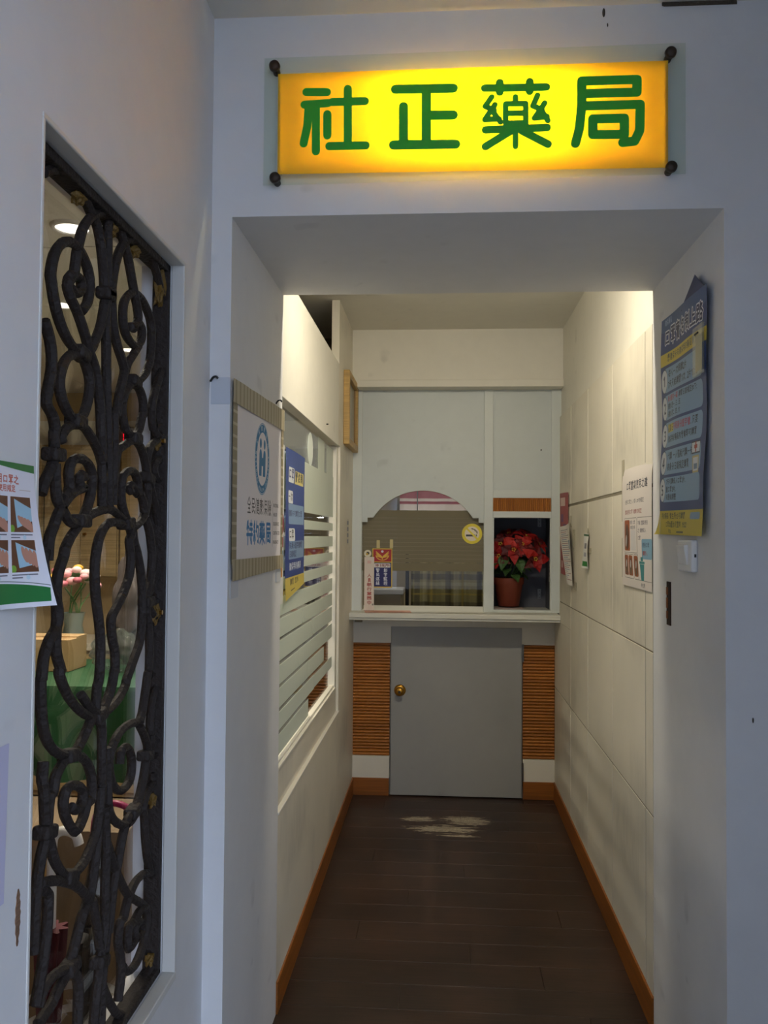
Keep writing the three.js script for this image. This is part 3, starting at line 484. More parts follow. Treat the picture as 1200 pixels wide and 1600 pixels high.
// ───────────────────────── wrought iron grille ─────────────────────────
{
  const X = -0.605, t = thing('iron_grille', 'black wrought iron scrollwork window grille in the white side wall', 'window grille', [X, 0.57, -1.5]);
  const BARS = [
    ['bar', [-261,2048,-225,2069,-189,2078,-156,2078,-131,2073,-105,2064,-83,2053,-61,2043,-46,2024,-34,1995,-25,1964,-21,1935]],
    ['scroll', [1,2084,-56,2064,-98,2037,-121,2012,-133,1988,-141,1967,-146,1946,-152,1925,-171,1906,-175,1901,-162,1884,-137,1869,-117,1851,-100,1833,-86,1814,-72,1802,-55,1783,-43,1753,-34,1721,-29,1687,-24,1653,-21,1608,-18,1550]],
    ['scroll', [-125,1802,-145,1804,-169,1811,-193,1826,-212,1845,-226,1868,-234,1889,-237,1898,-226,1934,-201,1960,-166,1974,-137,1972,-115,1962,-99,1948,-91,1928,-93,1914,-100,1894,-120,1874]],
    ['scroll', [-171,1906,-164,1919,-140,1928,-120,1924,-121,1908,-144,1898,-158,1902]],
    ['bar', [-10,2076,-14,2049,-13,2003,-10,1957,-14,1909,-11,1817,-4,1725,2,1679,8,1610,12,1549]],
    ['bar', [169,2085,119,2075,78,2064,47,2039,22,2002,9,1967,4,1942,5,1926,15,1881,36,1851,62,1827,73,1813,64,1789,48,1757,37,1719,29,1728,28,1659,27,1554]],
    ['bar', [-18,1919,-26,1894,-36,1869,-58,1839,-78,1816,-109,1802,-139,1798]],
    ['ring', [-137,1798,-170,1785,-192,1758,-197,1737,-186,1714,-159,1694,-132,1687,-108,1699,-88,1728,-81,1758,-90,1778,-109,1794,-137,1798]],
    ['scroll', [4,2085,29,2079,47,2066,62,2050,80,2033,95,2011,109,1988,124,1964,135,1949,141,1928,122,1909,99,1902,119,1902]],
    ['scroll', [150,1924,170,1915,171,1897,149,1876,117,1873,83,1885,69,1907,74,1943,116,1973,151,1977,193,1964,222,1941,228,1907,223,1866,202,1835,166,1811,127,1800]],
    ['bar', [149,1875,115,1847,90,1826,78,1806]],
    ['bar', [154,2084,191,2078,231,2062,278,2019,291,2006,306,1968,312,1918,297,1868,260,1819,236,1783,229,1747,242,1719,233,1745,242,1724,263,1711,296,1708]],
    ['ring', [127,1799,91,1776,74,1749,75,1725,94,1700,97,1701,132,1689,163,1709,184,1745,185,1740,185,1769,166,1789,127,1799]],
    ['bar', [-252,1825,-236,1805,-227,1785,-225,1756,-236,1720,-240,1700,-218,1683,-209,1664,-212,1658,-210,1634,-215,1610,-240,1580,-251,1560]],
    ['bar', [-210,1610,-206,1574,-200,1554,-179,1537,-157,1521,-125,1517,-100,1521]],
    ['scroll', [-132,1684,-166,1670,-185,1653,-181,1647]],
    ['bar', [-132,1684,-102,1681,-67,1665,-38,1645,-21,1622,-13,1595]],
    ['scroll', [-101,1593,-109,1600,-121,1592,-115,1580,-100,1579,-135,1570,-167,1554,-194,1534,-209,1514,-224,1494,-229,1459]],
    ['scroll', [-173,1558,-150,1575,-154,1598,-144,1618,-112,1627,-78,1620,-61,1601,-64,1574,-77,1549,-95,1529,-118,1511,-144,1494,-164,1473,-165,1467,-184,1439,-191,1413,-189,1389,-187,1364,-190,1341,-187,1312,-169,1279,-177,1282,-164,1260,-135,1230,-95,1203,-57,1186,-21,1177]],
    ['bar', [-98,1522,-61,1535,-11,1544,24,1545,65,1534,105,1521]],
    ['scroll', [116,1583,102,1590,119,1596,140,1585,155,1580,155,1601,135,1621,111,1623,73,1609,66,1585,69,1561,89,1535,105,1521,123,1499,113,1489,122,1456,117,1424,89,1391,54,1365,28,1344,36,1305,49,1280,50,1245,49,1249,34,1217,4,1192,-16,1179]],
    ['bar', [132,1687,86,1670,52,1654,42,1629,38,1598]],
    ['bar', [136,1687,172,1674,197,1650,210,1620,213,1594,216,1573,204,1546,186,1530,143,1516,105,1521]],
    ['bar', [163,1586,186,1566,194,1546]],
    ['bar', [292,1707,236,1686,218,1665,213,1639,236,1600,268,1561,288,1521,294,1480,300,1480,284,1425,246,1387,218,1365]],
    ['ring', [290,1663,258,1650,254,1631,279,1618,317,1625,324,1648,302,1663]],
    ['bar', [201,1533,225,1507,242,1467,244,1462,237,1408,215,1375,214,1347,230,1308,237,1255,234,1202,232,1218,216,1179,197,1136,182,1124]],
    ['bar', [220,1357,272,1326,307,1295,316,1244,305,1191,291,1179,261,1131,255,1082]],
    ['bar', [-229,1474,-239,1465,-234,1435,-216,1415,-193,1393,-186,1372,-192,1353,-217,1334,-233,1309,-239,1277,-241,1281,-239,1242,-229,1201,-213,1177,-183,1155,-136,1137]],
    ['bar', [89,1517,50,1522,2,1518,-32,1494,-47,1460,-50,1427,-44,1393,-32,1358,-22,1324,-19,1278,-24,1240,-29,1235,-36,1193]],
    ['bar', [137,1509,148,1484,163,1466,184,1429,197,1384,199,1338,189,1287,155,1253,115,1215,115,1212,77,1190,28,1178,-13,1177]],
    ['bar', [216,1361,287,1358,378,1356]],
    ['bar', [-98,1230,-63,1203,-24,1182]],
    ['bar', [-10,1176,0,1150,3,1103,4,1035,-5,1003,-14,950,-24,909,-35,880,-49,862,-70,851,-94,820,-112,799,-122,787,-136,780,-159,774,-181,763,-207,760,-225,757]],
    ['bar', [-46,1182,-77,1158,-102,1143,-122,1135,-160,1132,-185,1117,-194,1094,-203,1092,-210,1059,-214,1037,-229,1010,-238,983,-243,956,-248,873]],
    ['scroll', [-127,1136,-86,1121,-59,1097,-46,1067,-50,1038,-62,1043,-82,1019,-109,1006,-134,1025,-154,1051,-158,1073,-146,1087,-110,1082,-83,1063,-88,1046,-111,1042,-128,1052]],
    ['scroll', [197,1121,139,1129,86,1125,55,1109,36,1083,44,1051,72,1023,111,1011,145,1022,153,1050,143,1073,121,1089,95,1085,89,1065]],
    ['bar', [190,1115,222,1084,239,1057,229,1033,213,998,192,971,164,954,134,949,111,930,96,906,83,880,67,851,56,820,43,770]],
    ['scroll', [255,1082,260,1059,280,1065,313,1059,335,1035,328,1015,294,1023,281,1038]],
    ['bar', [327,1021,333,992,279,989,288,977,241,964,220,939,228,926,238,873,255,822,276,789,319,749,341,713,346,642,320,626,281,591,221,570]],
    ['bar', [-227,1152,-230,1124,-225,1113,-219,1072,-214,1041,-202,1023,-190,997,-169,969,-133,941,-104,937,-73,941,-48,953,-21,975,-7,1015,-2,1048]],
    ['bar', [-232,970,-189,957,-142,936,-103,914,-71,889,-49,865]],
    ['bar', [-223,957,-201,942,-200,918,-202,890,-210,855,-222,822,-235,789]],
    ['bar', [19,1113,28,1051,29,1027,36,995,62,968,101,947,141,937,168,943]],
    ['bar', [12,1009,22,937,21,869,21,789,3,743,-4,711,-14,676,-21,642]],
    ['bar', [32,938,72,877,105,837,140,800,198,762,240,735]],
    ['bar', [276,790,210,808,168,805,135,786,116,763,102,764,92,733,107,690,108,653,95,619]],
    ['scroll', [240,735,206,741,171,734,143,734,141,695,176,694,219,694,207,717,175,719,183,693]],
    ['scroll', [240,735,252,713,253,697,239,664,218,649,182,640,143,651,119,674]],
    ['bar', [-122,788,-158,801,-191,806,-217,800,-230,784]],
    ['bar', [-122,788,-97,764,-88,739,-88,711,-88,680]],
    ['bar', [67,848,47,800,32,747,22,697,20,653,17,621]],
    ['bar', [20,685,57,635,97,594,151,563,193,547]],
    ['bar', [-38,864,-17,817,2,761]],
  ];
  const KNOTS = [[-16,1934],[-16,1932],[-122,1802],[-132,1686],[124,1800],[132,1689],[-211,1624],[-108,1522],[99,1521],[211,1615],[292,1707],[-136,1138],[228,1046],[161,953],[-216,1042],[-133,941],[6,737],[-21,1179],[220,1362],[-120,790]];
  // square bar swept along a curve in the plane of the window
  const sweep = (pts, hw, hd, closed) => {
    const cv = new THREE.CatmullRomCurve3(pts.map(([u, v]) => V(0, v - 0.57, -u)), closed, 'centripetal'), n = Math.max(8, pts.length * 5), P = cv.getSpacedPoints(n), pos = [], idx = [], c = 0.32;
    const prof = [[1, c], [c, 1], [-c, 1], [-1, c], [-1, -c], [-c, -1], [c, -1], [1, -c]];
    for (let i = 0; i <= n; i++) {
      const a = P[Math.max(0, i - 1)], b = P[Math.min(n, i + 1)], T = b.clone().sub(a).normalize(), N = V(0, -T.z, T.y), j = 1 + 0.035 * Math.sin(i * 1.7 + pts[0][0] * 90) + 0.025 * Math.sin(i * 3.1);
      for (const [s, d] of prof) pos.push(d * hd, P[i].y + N.y * s * hw * j, P[i].z + N.z * s * hw * j);
    }
    for (let i = 0; i < n; i++) for (let k = 0; k < 8; k++) { const a = i * 8 + k, b = i * 8 + (k + 1) % 8; idx.push(a, a + 8, b, b, a + 8, b + 8); }
    for (let k = 1; k < 7; k++) idx.push(0, k, k + 1, n * 8, n * 8 + k + 1, n * 8 + k);
    const g = new THREE.BufferGeometry(); g.setAttribute('position', new THREE.Float32BufferAttribute(pos, 3)); g.setIndex(idx); const q = g.toNonIndexed(); q.computeVertexNormals(); q.setAttribute('uv', new THREE.Float32BufferAttribute(new Float32Array(q.attributes.position.count * 2), 2)); return metric(q);
  };
  BARS.forEach(([kind, a], i) => { const p = []; for (let k = 0; k < a.length; k += 2) p.push([a[k] / 1000, a[k + 1] / 1000]);
    const m = piece(t, kind, sweep(p, 0.0078, 0.0086, false), M.iron, [(i % 3 - 1) * 0.0015, 0, 0]); m.userData.label ??= undefined; delete m.userData.label; });
  // mirror of the left-hand scrolls into the strip hidden behind the near jamb
  for (const a of [[-292,1707,-300,1760,-330,1820,-345,1900,-320,1990,-280,2050],[-300,1700,-330,1600,-310,1500,-300,1400,-320,1300,-330,1150],[-292,1040,-320,950,-330,860,-320,700]]) { const p = []; for (let k = 0; k < a.length; k += 2) p.push([a[k] / 1000, a[k + 1] / 1000]); piece(t, 'bar', sweep(p, 0.0084, 0.0092, false), M.iron, [0, 0, 0]); }
  for (const [u, v] of KNOTS) piece(t, 'collar', metric(new RoundedBoxGeometry(0.028, 0.022, 0.040, 2, 0.006)), M.iron, [0, v / 1000 - 0.57, -u / 1000], [rr(-0.25, 0.25), 0, 0]);
  const fb = (g) => part(t, 'frame_bar', g, M.iron);
  fb(box(X - 0.02, X + 0.016, 0.572, 2.083, -1.796, -1.782, 0.003)); fb(box(X - 0.02, X + 0.016, 0.572, 2.083, -1.163, -1.149, 0.003)); fb(box(X - 0.02, X + 0.016, 2.066, 2.083, -1.796, -1.149, 0.003)); fb(box(X - 0.02, X + 0.016, 0.572, 0.586, -1.796, -1.149, 0.003));
  // yellow sealing foam and screw heads at the fixings
  const blob = (x, y, z, r, sy = 1) => { const g = new THREE.IcosahedronGeometry(r, 2).toNonIndexed(), p = g.attributes.position; for (let i = 0; i < p.count; i++) { const k = 1 + 0.35 * Math.sin(p.getX(i) * 420 + y * 90) * Math.sin(p.getY(i) * 380 + z * 50) + 0.2 * Math.sin(p.getZ(i) * 600); p.setXYZ(i, p.getX(i) * k * 0.7, p.getY(i) * k * sy, p.getZ(i) * k); } g.computeVertexNormals(); g.translate(x, y, z); return part(t, 'sealant', metric(g), M.glue, { label: 'yellow sealing compound' }); };
  for (const [y, z, r, s] of [[1.70, -1.776, 0.012, 1.5], [1.335, -1.776, 0.014, 1.9], [0.94, -1.776, 0.012, 1.2], [2.055, -1.50, 0.014, 1], [2.058, -1.36, 0.014, 0.8], [2.056, -1.62, 0.013, 0.9], [2.03, -1.772, 0.016, 2.6], [0.61, -1.77, 0.012, 1]]) { const b = blob(X, y, z, r, s); if (s > 1.4 && s < 2.5) part(b, 'screw', cyl(X + 0.012, y, z, 0.005, 0.006, 'x', 10), M.brass); }
}
struct('window_3', box(-0.6515, -0.648, 0.56, 2.095, -1.81, -1.135), M.glass, 'glass pane behind the iron grille', 'window');

// ───────────────────────── pharmacy room behind the grille ─────────────────────────
const beige = mat(0xcbb48c, { roughness: 0.7, map: paintMap });
struct('floor_pharmacy', box(-3.5, -0.56, -0.1, 0, -5.05, -0.4), mat(0x8a7a66, { roughness: 0.6 }), 'beige floor inside the pharmacy', 'floor');
struct('wall_pharmacy_back', box(-3.5, -0.56, 0, 2.95, -5.15, -5.02), beige, 'beige back wall inside the pharmacy', 'wall');
struct('wall_pharmacy_side', box(-3.6, -3.5, 0, 2.95, -5.15, -0.4), beige, 'beige side wall inside the pharmacy', 'wall');
struct('wall_pharmacy_front', box(-3.6, -0.65, 0, 2.95, -0.5, -0.4), beige, 'street side wall of the pharmacy', 'wall');
const pc = struct('ceiling_pharmacy', box(-3.5, -0.57, 2.362, 2.42, -5.02, -0.5), mat(0xd9d6cf, { roughness: 0.8 }), 'white tiled pharmacy ceiling', 'ceiling');
for (let i = 0; i < 4; i++) for (let j = 0; j < 7; j++) part(pc, 'ceiling_tile', box(-3.48 + i * 0.72, -3.48 + i * 0.72 + 0.712, 2.354, 2.362, -5.0 + j * 0.64, -5.0 + j * 0.64 + 0.632, 0.002), mat(0xe3e0d8, { roughness: 0.85 }));
struct('trim_2', box(-3.5, -0.56, 2.02, 2.17, -5.02, -4.9, 0.003), mat(0xd4d2cc, { roughness: 0.5 }), 'pale bulkhead across the pharmacy back wall', 'trim');
for (const [x, z, lb] of [[-1.44, -3.81, 'pharmacy downlight farthest from the grille'], [-1.03, -2.28, 'pharmacy downlight nearest the grille'], [-1.41, -3.05, 'left of the two middle pharmacy downlights'], [-1.08, -3.03, 'right of the two middle pharmacy downlights']]) {
  const t = thing('pharmacy_downlight', lb, 'ceiling lamp', [x, 2.354, z], 'pharmacy downlights');
  const ring = new THREE.LatheGeometry([[0.045, 0], [0.046, -0.008], [0.056, -0.008], [0.06, 0]].map((p) => new THREE.Vector2(...p)), 24).toNonIndexed(); ring.translate(x, 2.354, z); part(t, 'trim_ring', ring, M.white);
  part(t, 'diffuser', cyl(x, 2.352, z, 0.044, 0.004, 'y', 20), mat(0xffffff, { emissive: 0xfff6e6, emissiveIntensity: 2.2 }));
  const s = new THREE.SpotLight(new THREE.Color(1, 0.9, 0.72), ROOM, 0, 1.25, 0.5, 2); s.position.set(0, -0.01, 0); s.target.position.set(0, -1, 0); s.castShadow = true; s.shadow.radius = 2; t.add(s); t.add(s.target);
}
{ // wall cupboards
  const wood = mat(0xdec596, { roughness: 0.5, map: rep(woodMap, 0.8, 0.8) });
  [[-2.75, -2.31, 'left'], [-2.30, -1.86, 'middle'], [-1.85, -1.41, 'right']].forEach(([a, b, w]) => {
    const t = thing('wall_cupboard', `tan wooden wall cupboard inside the pharmacy, ${w} of three`, 'cupboard', [(a + b) / 2, 1.25, -5.02], 'pharmacy wall cupboards');
    part(t, 'body', box(a, b, 1.25, 2.018, -5.02, -4.80, 0.002), wood);
    const m = (a + b) / 2; for (const [p, q, kx] of [[a + 0.006, m - 0.002, m - 0.03], [m + 0.002, b - 0.006, m + 0.03]]) { const d = part(t, 'cupboard_door', box(p, q, 1.258, 2.01, -4.80, -4.782, 0.003), wood); part(d, 'knob', cyl(kx, 1.5, -4.775, 0.009, 0.018, 'z', 12), M.brass); }
  });
  const u = thing('base_cupboard', 'long tan base cupboard under the wall cupboards inside the pharmacy', 'cupboard', [-2.1, 0, -4.85]);
  part(u, 'body', box(-2.75, -1.3, 0.06, 0.86, -4.99, -4.6, 0.003), wood); part(u, 'worktop', box(-2.77, -1.28, 0.86, 0.90, -4.99, -4.57, 0.004), mat(0xd9d2c2, { roughness: 0.35 }));
  for (let i = 0; i < 3; i++) { const x = -2.74 + i * 0.482, d = part(u, 'cupboard_door', box(x, x + 0.474, 0.09, 0.84, -4.6, -4.582, 0.003), wood); part(d, 'knob', cyl(x + 0.44, 0.7, -4.575, 0.009, 0.016, 'z', 12), M.brass); }
}
{ // queue number display
  const t = thing('number_display', 'grey number display with red digits above the pharmacy cupboards', 'display', [-1.88, 2.0, -4.88]);
  part(t, 'housing', box(-2.02, -1.74, 2.0, 2.13, -4.90, -4.85, 0.006), mat(0x6d6762, { roughness: 0.5 }));
  const red = mat(0x330000, { emissive: 0xff1830, emissiveIntensity: 1.6 });
  for (const x of [-1.93, -1.86]) part(t, 'digit', join([box(x, x + 0.011, 2.025, 2.063, -4.85, -4.847), box(x, x + 0.011, 2.068, 2.106, -4.85, -4.847)]), red);
}
{ // table with a green cloth, things on it
  const t = thing('display_table', 'wooden table under a green cloth inside the pharmacy', 'table', [-1.4, 0, -3.15]);
  part(t, 'table_top', box(-1.98, -0.88, 0.945, 0.972, -3.48, -2.86, 0.004), beige);
  for (const [x, z] of [[-1.93, -3.43], [-1.93, -2.91], [-0.93, -3.43], [-0.93, -2.91]]) part(t, 'leg', box(x - 0.025, x + 0.025, 0, 0.945, z - 0.025, z + 0.025, 0.004), beige);
  const N = 26, pos = [], idx = [], cx = -1.43, cz = -3.17; // draped cloth: flat top, folded skirt
  const hw = 0.555, hd = 0.315, ring = []; for (let k = 0; k < 4 * N; k++) { const s = Math.floor(k / N), f = (k % N) / N * 2 - 1; ring.push(s === 0 ? [f * hw, hd] : s === 1 ? [hw, -f * hd] : s === 2 ? [-f * hw, -hd] : [-hw, f * hd]); }
  const L = [[0, 0], [1, 0], [1.012, -0.012], [1.03, -0.10], [1.05, -0.20], [1.065, -0.29]];
  L.forEach(([r, dy], l) => ring.forEach(([x, z], k) => { const w = l > 2 ? 0.018 * (l - 2) * Math.sin(k * 0.9) : 0, n = Math.hypot(x, z); pos.push(cx + x * r + w * x / n, 0.978 + dy - (l === 5 ? 0.03 * Math.abs(Math.sin(k * 0.24)) : 0), cz + z * r + w * z / n); }));
  const m = ring.length; for (let l = 0; l + 1 < L.length; l++) for (let k = 0; k < m; k++) { const a = l * m + k, b = l * m + (k + 1) % m; idx.push(a, a + m, b, b, a + m, b + m); }
  const g = new THREE.BufferGeometry(); g.setAttribute('position', new THREE.Float32BufferAttribute(pos, 3)); g.setIndex(idx); const q = g.toNonIndexed(); q.computeVertexNormals();
  single('green_cloth', metric(q), mat(0x1a4f2b, { roughness: 0.5 }), 'green plastic cloth draped over the table inside the pharmacy', 'tablecloth');
  const bx = thing('cardboard_box', 'small tan cardboard box with a square label on the green cloth', 'box', [-1.5, 0.979, -3.22]);
  part(bx, 'carton', box(-1.60, -1.40, 0.979, 1.10, -3.30, -3.14, 0.003), mat(0xb39266, { roughness: 0.85 })); part(bx, 'flap', box(-1.602, -1.40, 1.10, 1.105, -3.30, -3.21), mat(0xbf9f72, { roughness: 0.85 })); part(bx, 'label', box(-1.53, -1.46, 1.01, 1.07, -3.14, -3.1392), mat(0xa8854e));
  const fw = thing('flower_arrangement', 'small arrangement of pink and yellow flowers on the green cloth', 'flowers', [-1.50, 0.979, -3.40]);
  part(fw, 'vase', (() => { const v = new THREE.LatheGeometry([[0, 0], [0.04, 0], [0.055, 0.06], [0.035, 0.15], [0.045, 0.2], [0.04, 0.2], [0.03, 0.15]].map((p) => new THREE.Vector2(...p)), 20).toNonIndexed(); v.translate(-1.5, 0.979, -3.4); return v; })(), mat(0x7b8a86, { roughness: 0.3 }));
  for (let i = 0; i < 26; i++) { const a = i * 2.4, r = 0.11 * Math.sqrt(i / 26), b = new THREE.IcosahedronGeometry(rr(0.016, 0.026), 1); b.scale(1, 0.7, 1); b.translate(-1.5 + r * Math.cos(a), 1.30 + 0.05 * Math.cos(r * 14) + rr(-0.02, 0.02), -3.4 + r * Math.sin(a)); part(fw, i % 5 === 0 ? 'leaf' : 'blossom', b, [mat(0x3f7a35), mat(0xe7a9b0), mat(0xd9a83a), mat(0xf0d9d6), mat(0xc76a7c)][i % 5]); }
  const stems = []; for (let i = 0; i < 7; i++) stems.push(tube([[-1.5, 1.1, -3.4], [-1.5 + rr(-0.03, 0.03), 1.2, -3.4], [-1.5 + rr(-0.08, 0.08), 1.3, -3.4 + rr(-0.08, 0.08)]], 0.003, 5, 6)); part(fw, 'stem', join(stems), mat(0x3f7a35));
  // crumpled plastic bags
  const crumple = (x, y, z, rx, ry, rz, s) => { let b = new THREE.IcosahedronGeometry(1, 12); b.deleteAttribute('normal'); b.deleteAttribute('uv'); b = mergeVertices(b, 1e-4); const p = b.attributes.position; for (let i = 0; i < p.count; i++) { const v = V(p.getX(i), p.getY(i), p.getZ(i)); const k = 1 + 0.16 * Math.abs(Math.sin(v.x * 7 + s) * Math.sin(v.y * 6 + s * 2)) - 0.14 * Math.abs(Math.sin(v.z * 9 + v.y * 4 + s)); p.setXYZ(i, x + v.x * rx * k, y + ry + Math.max(-ry, v.y * ry * k * (1 + 0.1 * Math.sin(s + v.x * 5))), z + v.z * rz * k); } b.computeVertexNormals(); return b.toNonIndexed(); };
  single('plastic_bag', crumple(-1.22, 0.979, -3.16, 0.10, 0.075, 0.08, 1), phys(0xdfe4e4, { transmission: 0.96, roughness: 0.06, thickness: 0 }), 'crumpled clear plastic bag at the right of the green cloth', 'bag');
  single('wrapped_bundle', crumple(-1.24, 0.979, -3.38, 0.09, 0.22, 0.07, 3), mat(0x5d5654, { roughness: 0.25 }), 'tall grey bundle wrapped in plastic behind the clear bag', 'bundle');
  const cb = thing('storage_carton', 'large tan carton on the floor in front of the green cloth table', 'box', [-1.15, 0, -2.62]);
  part(cb, 'carton', box(-1.42, -0.92, 0, 0.62, -2.80, -2.48, 0.004), mat(0x82705a, { roughness: 0.85 })); part(cb, 'flap', sheet([-1.42, 0.62, -2.48], [-0.92, 0.62, -2.48], [-1.42, 0.64, -2.64], [-0.92, 0.64, -2.64]), mat(0x8b7860, { roughness: 0.85 })); part(cb, 'packing_tape', box(-1.19, -1.14, 0.2, 0.621, -2.481, -2.4792), mat(0xc8a868, { roughness: 0.3 }));
}
{ // umbrella stand with three umbrellas
  const t = thing('umbrella_stand', 'white wire umbrella stand behind the foot of the grille', 'umbrella stand', [-0.93, 0, -2.12]);
  const ringG = (y, r) => { const g = new THREE.TorusGeometry(r, 0.006, 8, 32); g.rotateX(Math.PI / 2); g.translate(-0.93, y, -2.12); return g; };
  for (const y of [0.02, 0.24, 0.30]) part(t, 'ring', y > 0.1 ? join([(() => { const g = new THREE.CylinderGeometry(0.13, 0.13, 0.022, 32, 1, true); g.translate(-0.93, y, -2.12); return g; })()]) : ringG(y, 0.125), M.white);
  for (let i = 0; i < 8; i++) part(t, 'upright', cyl(-0.93 + 0.13 * Math.cos(i * Math.PI / 4), 0.15, -2.12 + 0.13 * Math.sin(i * Math.PI / 4), 0.004, 0.3, 'y', 8), M.white);
  part(t, 'tray', cyl(-0.93, 0.012, -2.12, 0.128, 0.02, 'y', 32), M.white);
  const umbrella = (label, x, z, tipx, handle, canopyMat, handleMat, top) => {
    const u = thing('umbrella', label, 'umbrella', [x, 0.022, z], 'umbrellas in the stand');
    const g = new THREE.CylinderGeometry(0.036, 0.012, 0.46, 40, 6).toNonIndexed(), p = g.attributes.position; for (let i = 0; i < p.count; i++) { const a = Math.atan2(p.getZ(i), p.getX(i)), k = 1 + 0.28 * Math.sin(a * 8 + p.getY(i) * 9); p.setXYZ(i, p.getX(i) * k, p.getY(i), p.getZ(i) * k); } g.computeVertexNormals(); g.translate(x, 0.27, z); part(u, 'canopy', g, canopyMat);
    part(u, 'shaft', cyl(x, (0.022 + top) / 2, z, 0.005, top - 0.06, 'y', 8), M.steel);
    part(u, 'handle', handle, handleMat); part(u, 'strap', (() => { const s = new THREE.TorusGeometry(0.036, 0.004, 6, 24); s.rotateX(Math.PI / 2); s.translate(x, 0.36, z); return s; })(), canopyMat); return u;
  };
  const hook = (x, z, y0, y1, r, th, dir) => tube([[x, y0, z], [x, (y0 + y1) / 2, z], [x, y1 - r, z], [x + dir * r * 0.3, y1 - r * 0.25, z], [x + dir * r, y1, z], [x + dir * r * 1.75, y1 - r * 0.3, z], [x + dir * r * 2, y1 - r, z]], th, 10, 30);
  umbrella('dark red umbrella with a white hook handle in the stand', -0.985, -2.13, 0, hook(-0.985, -2.13, 0.5, 0.745, 0.035, 0.0125, 1), mat(0x5a1526, { roughness: 0.6 }), M.white, 0.62);
  umbrella('black umbrella with a magenta hook handle in the stand', -0.905, -2.20, 0, hook(-0.905, -2.20, 0.5, 0.795, 0.055, 0.0085, 1), mat(0x1b1a20, { roughness: 0.6 }), mat(0xa01a5e, { roughness: 0.35 }), 0.6);
  umbrella('black umbrella with a straight dark glossy grip in the stand', -0.86, -2.08, 0, (() => { const g = new THREE.CapsuleGeometry(0.024, 0.16, 6, 16); g.rotateZ(-0.18); g.translate(-0.852, 0.63, -2.08); return g; })(), mat(0x17161b, { roughness: 0.5 }), mat(0x1a1113, { roughness: 0.15 }), 0.56);
}

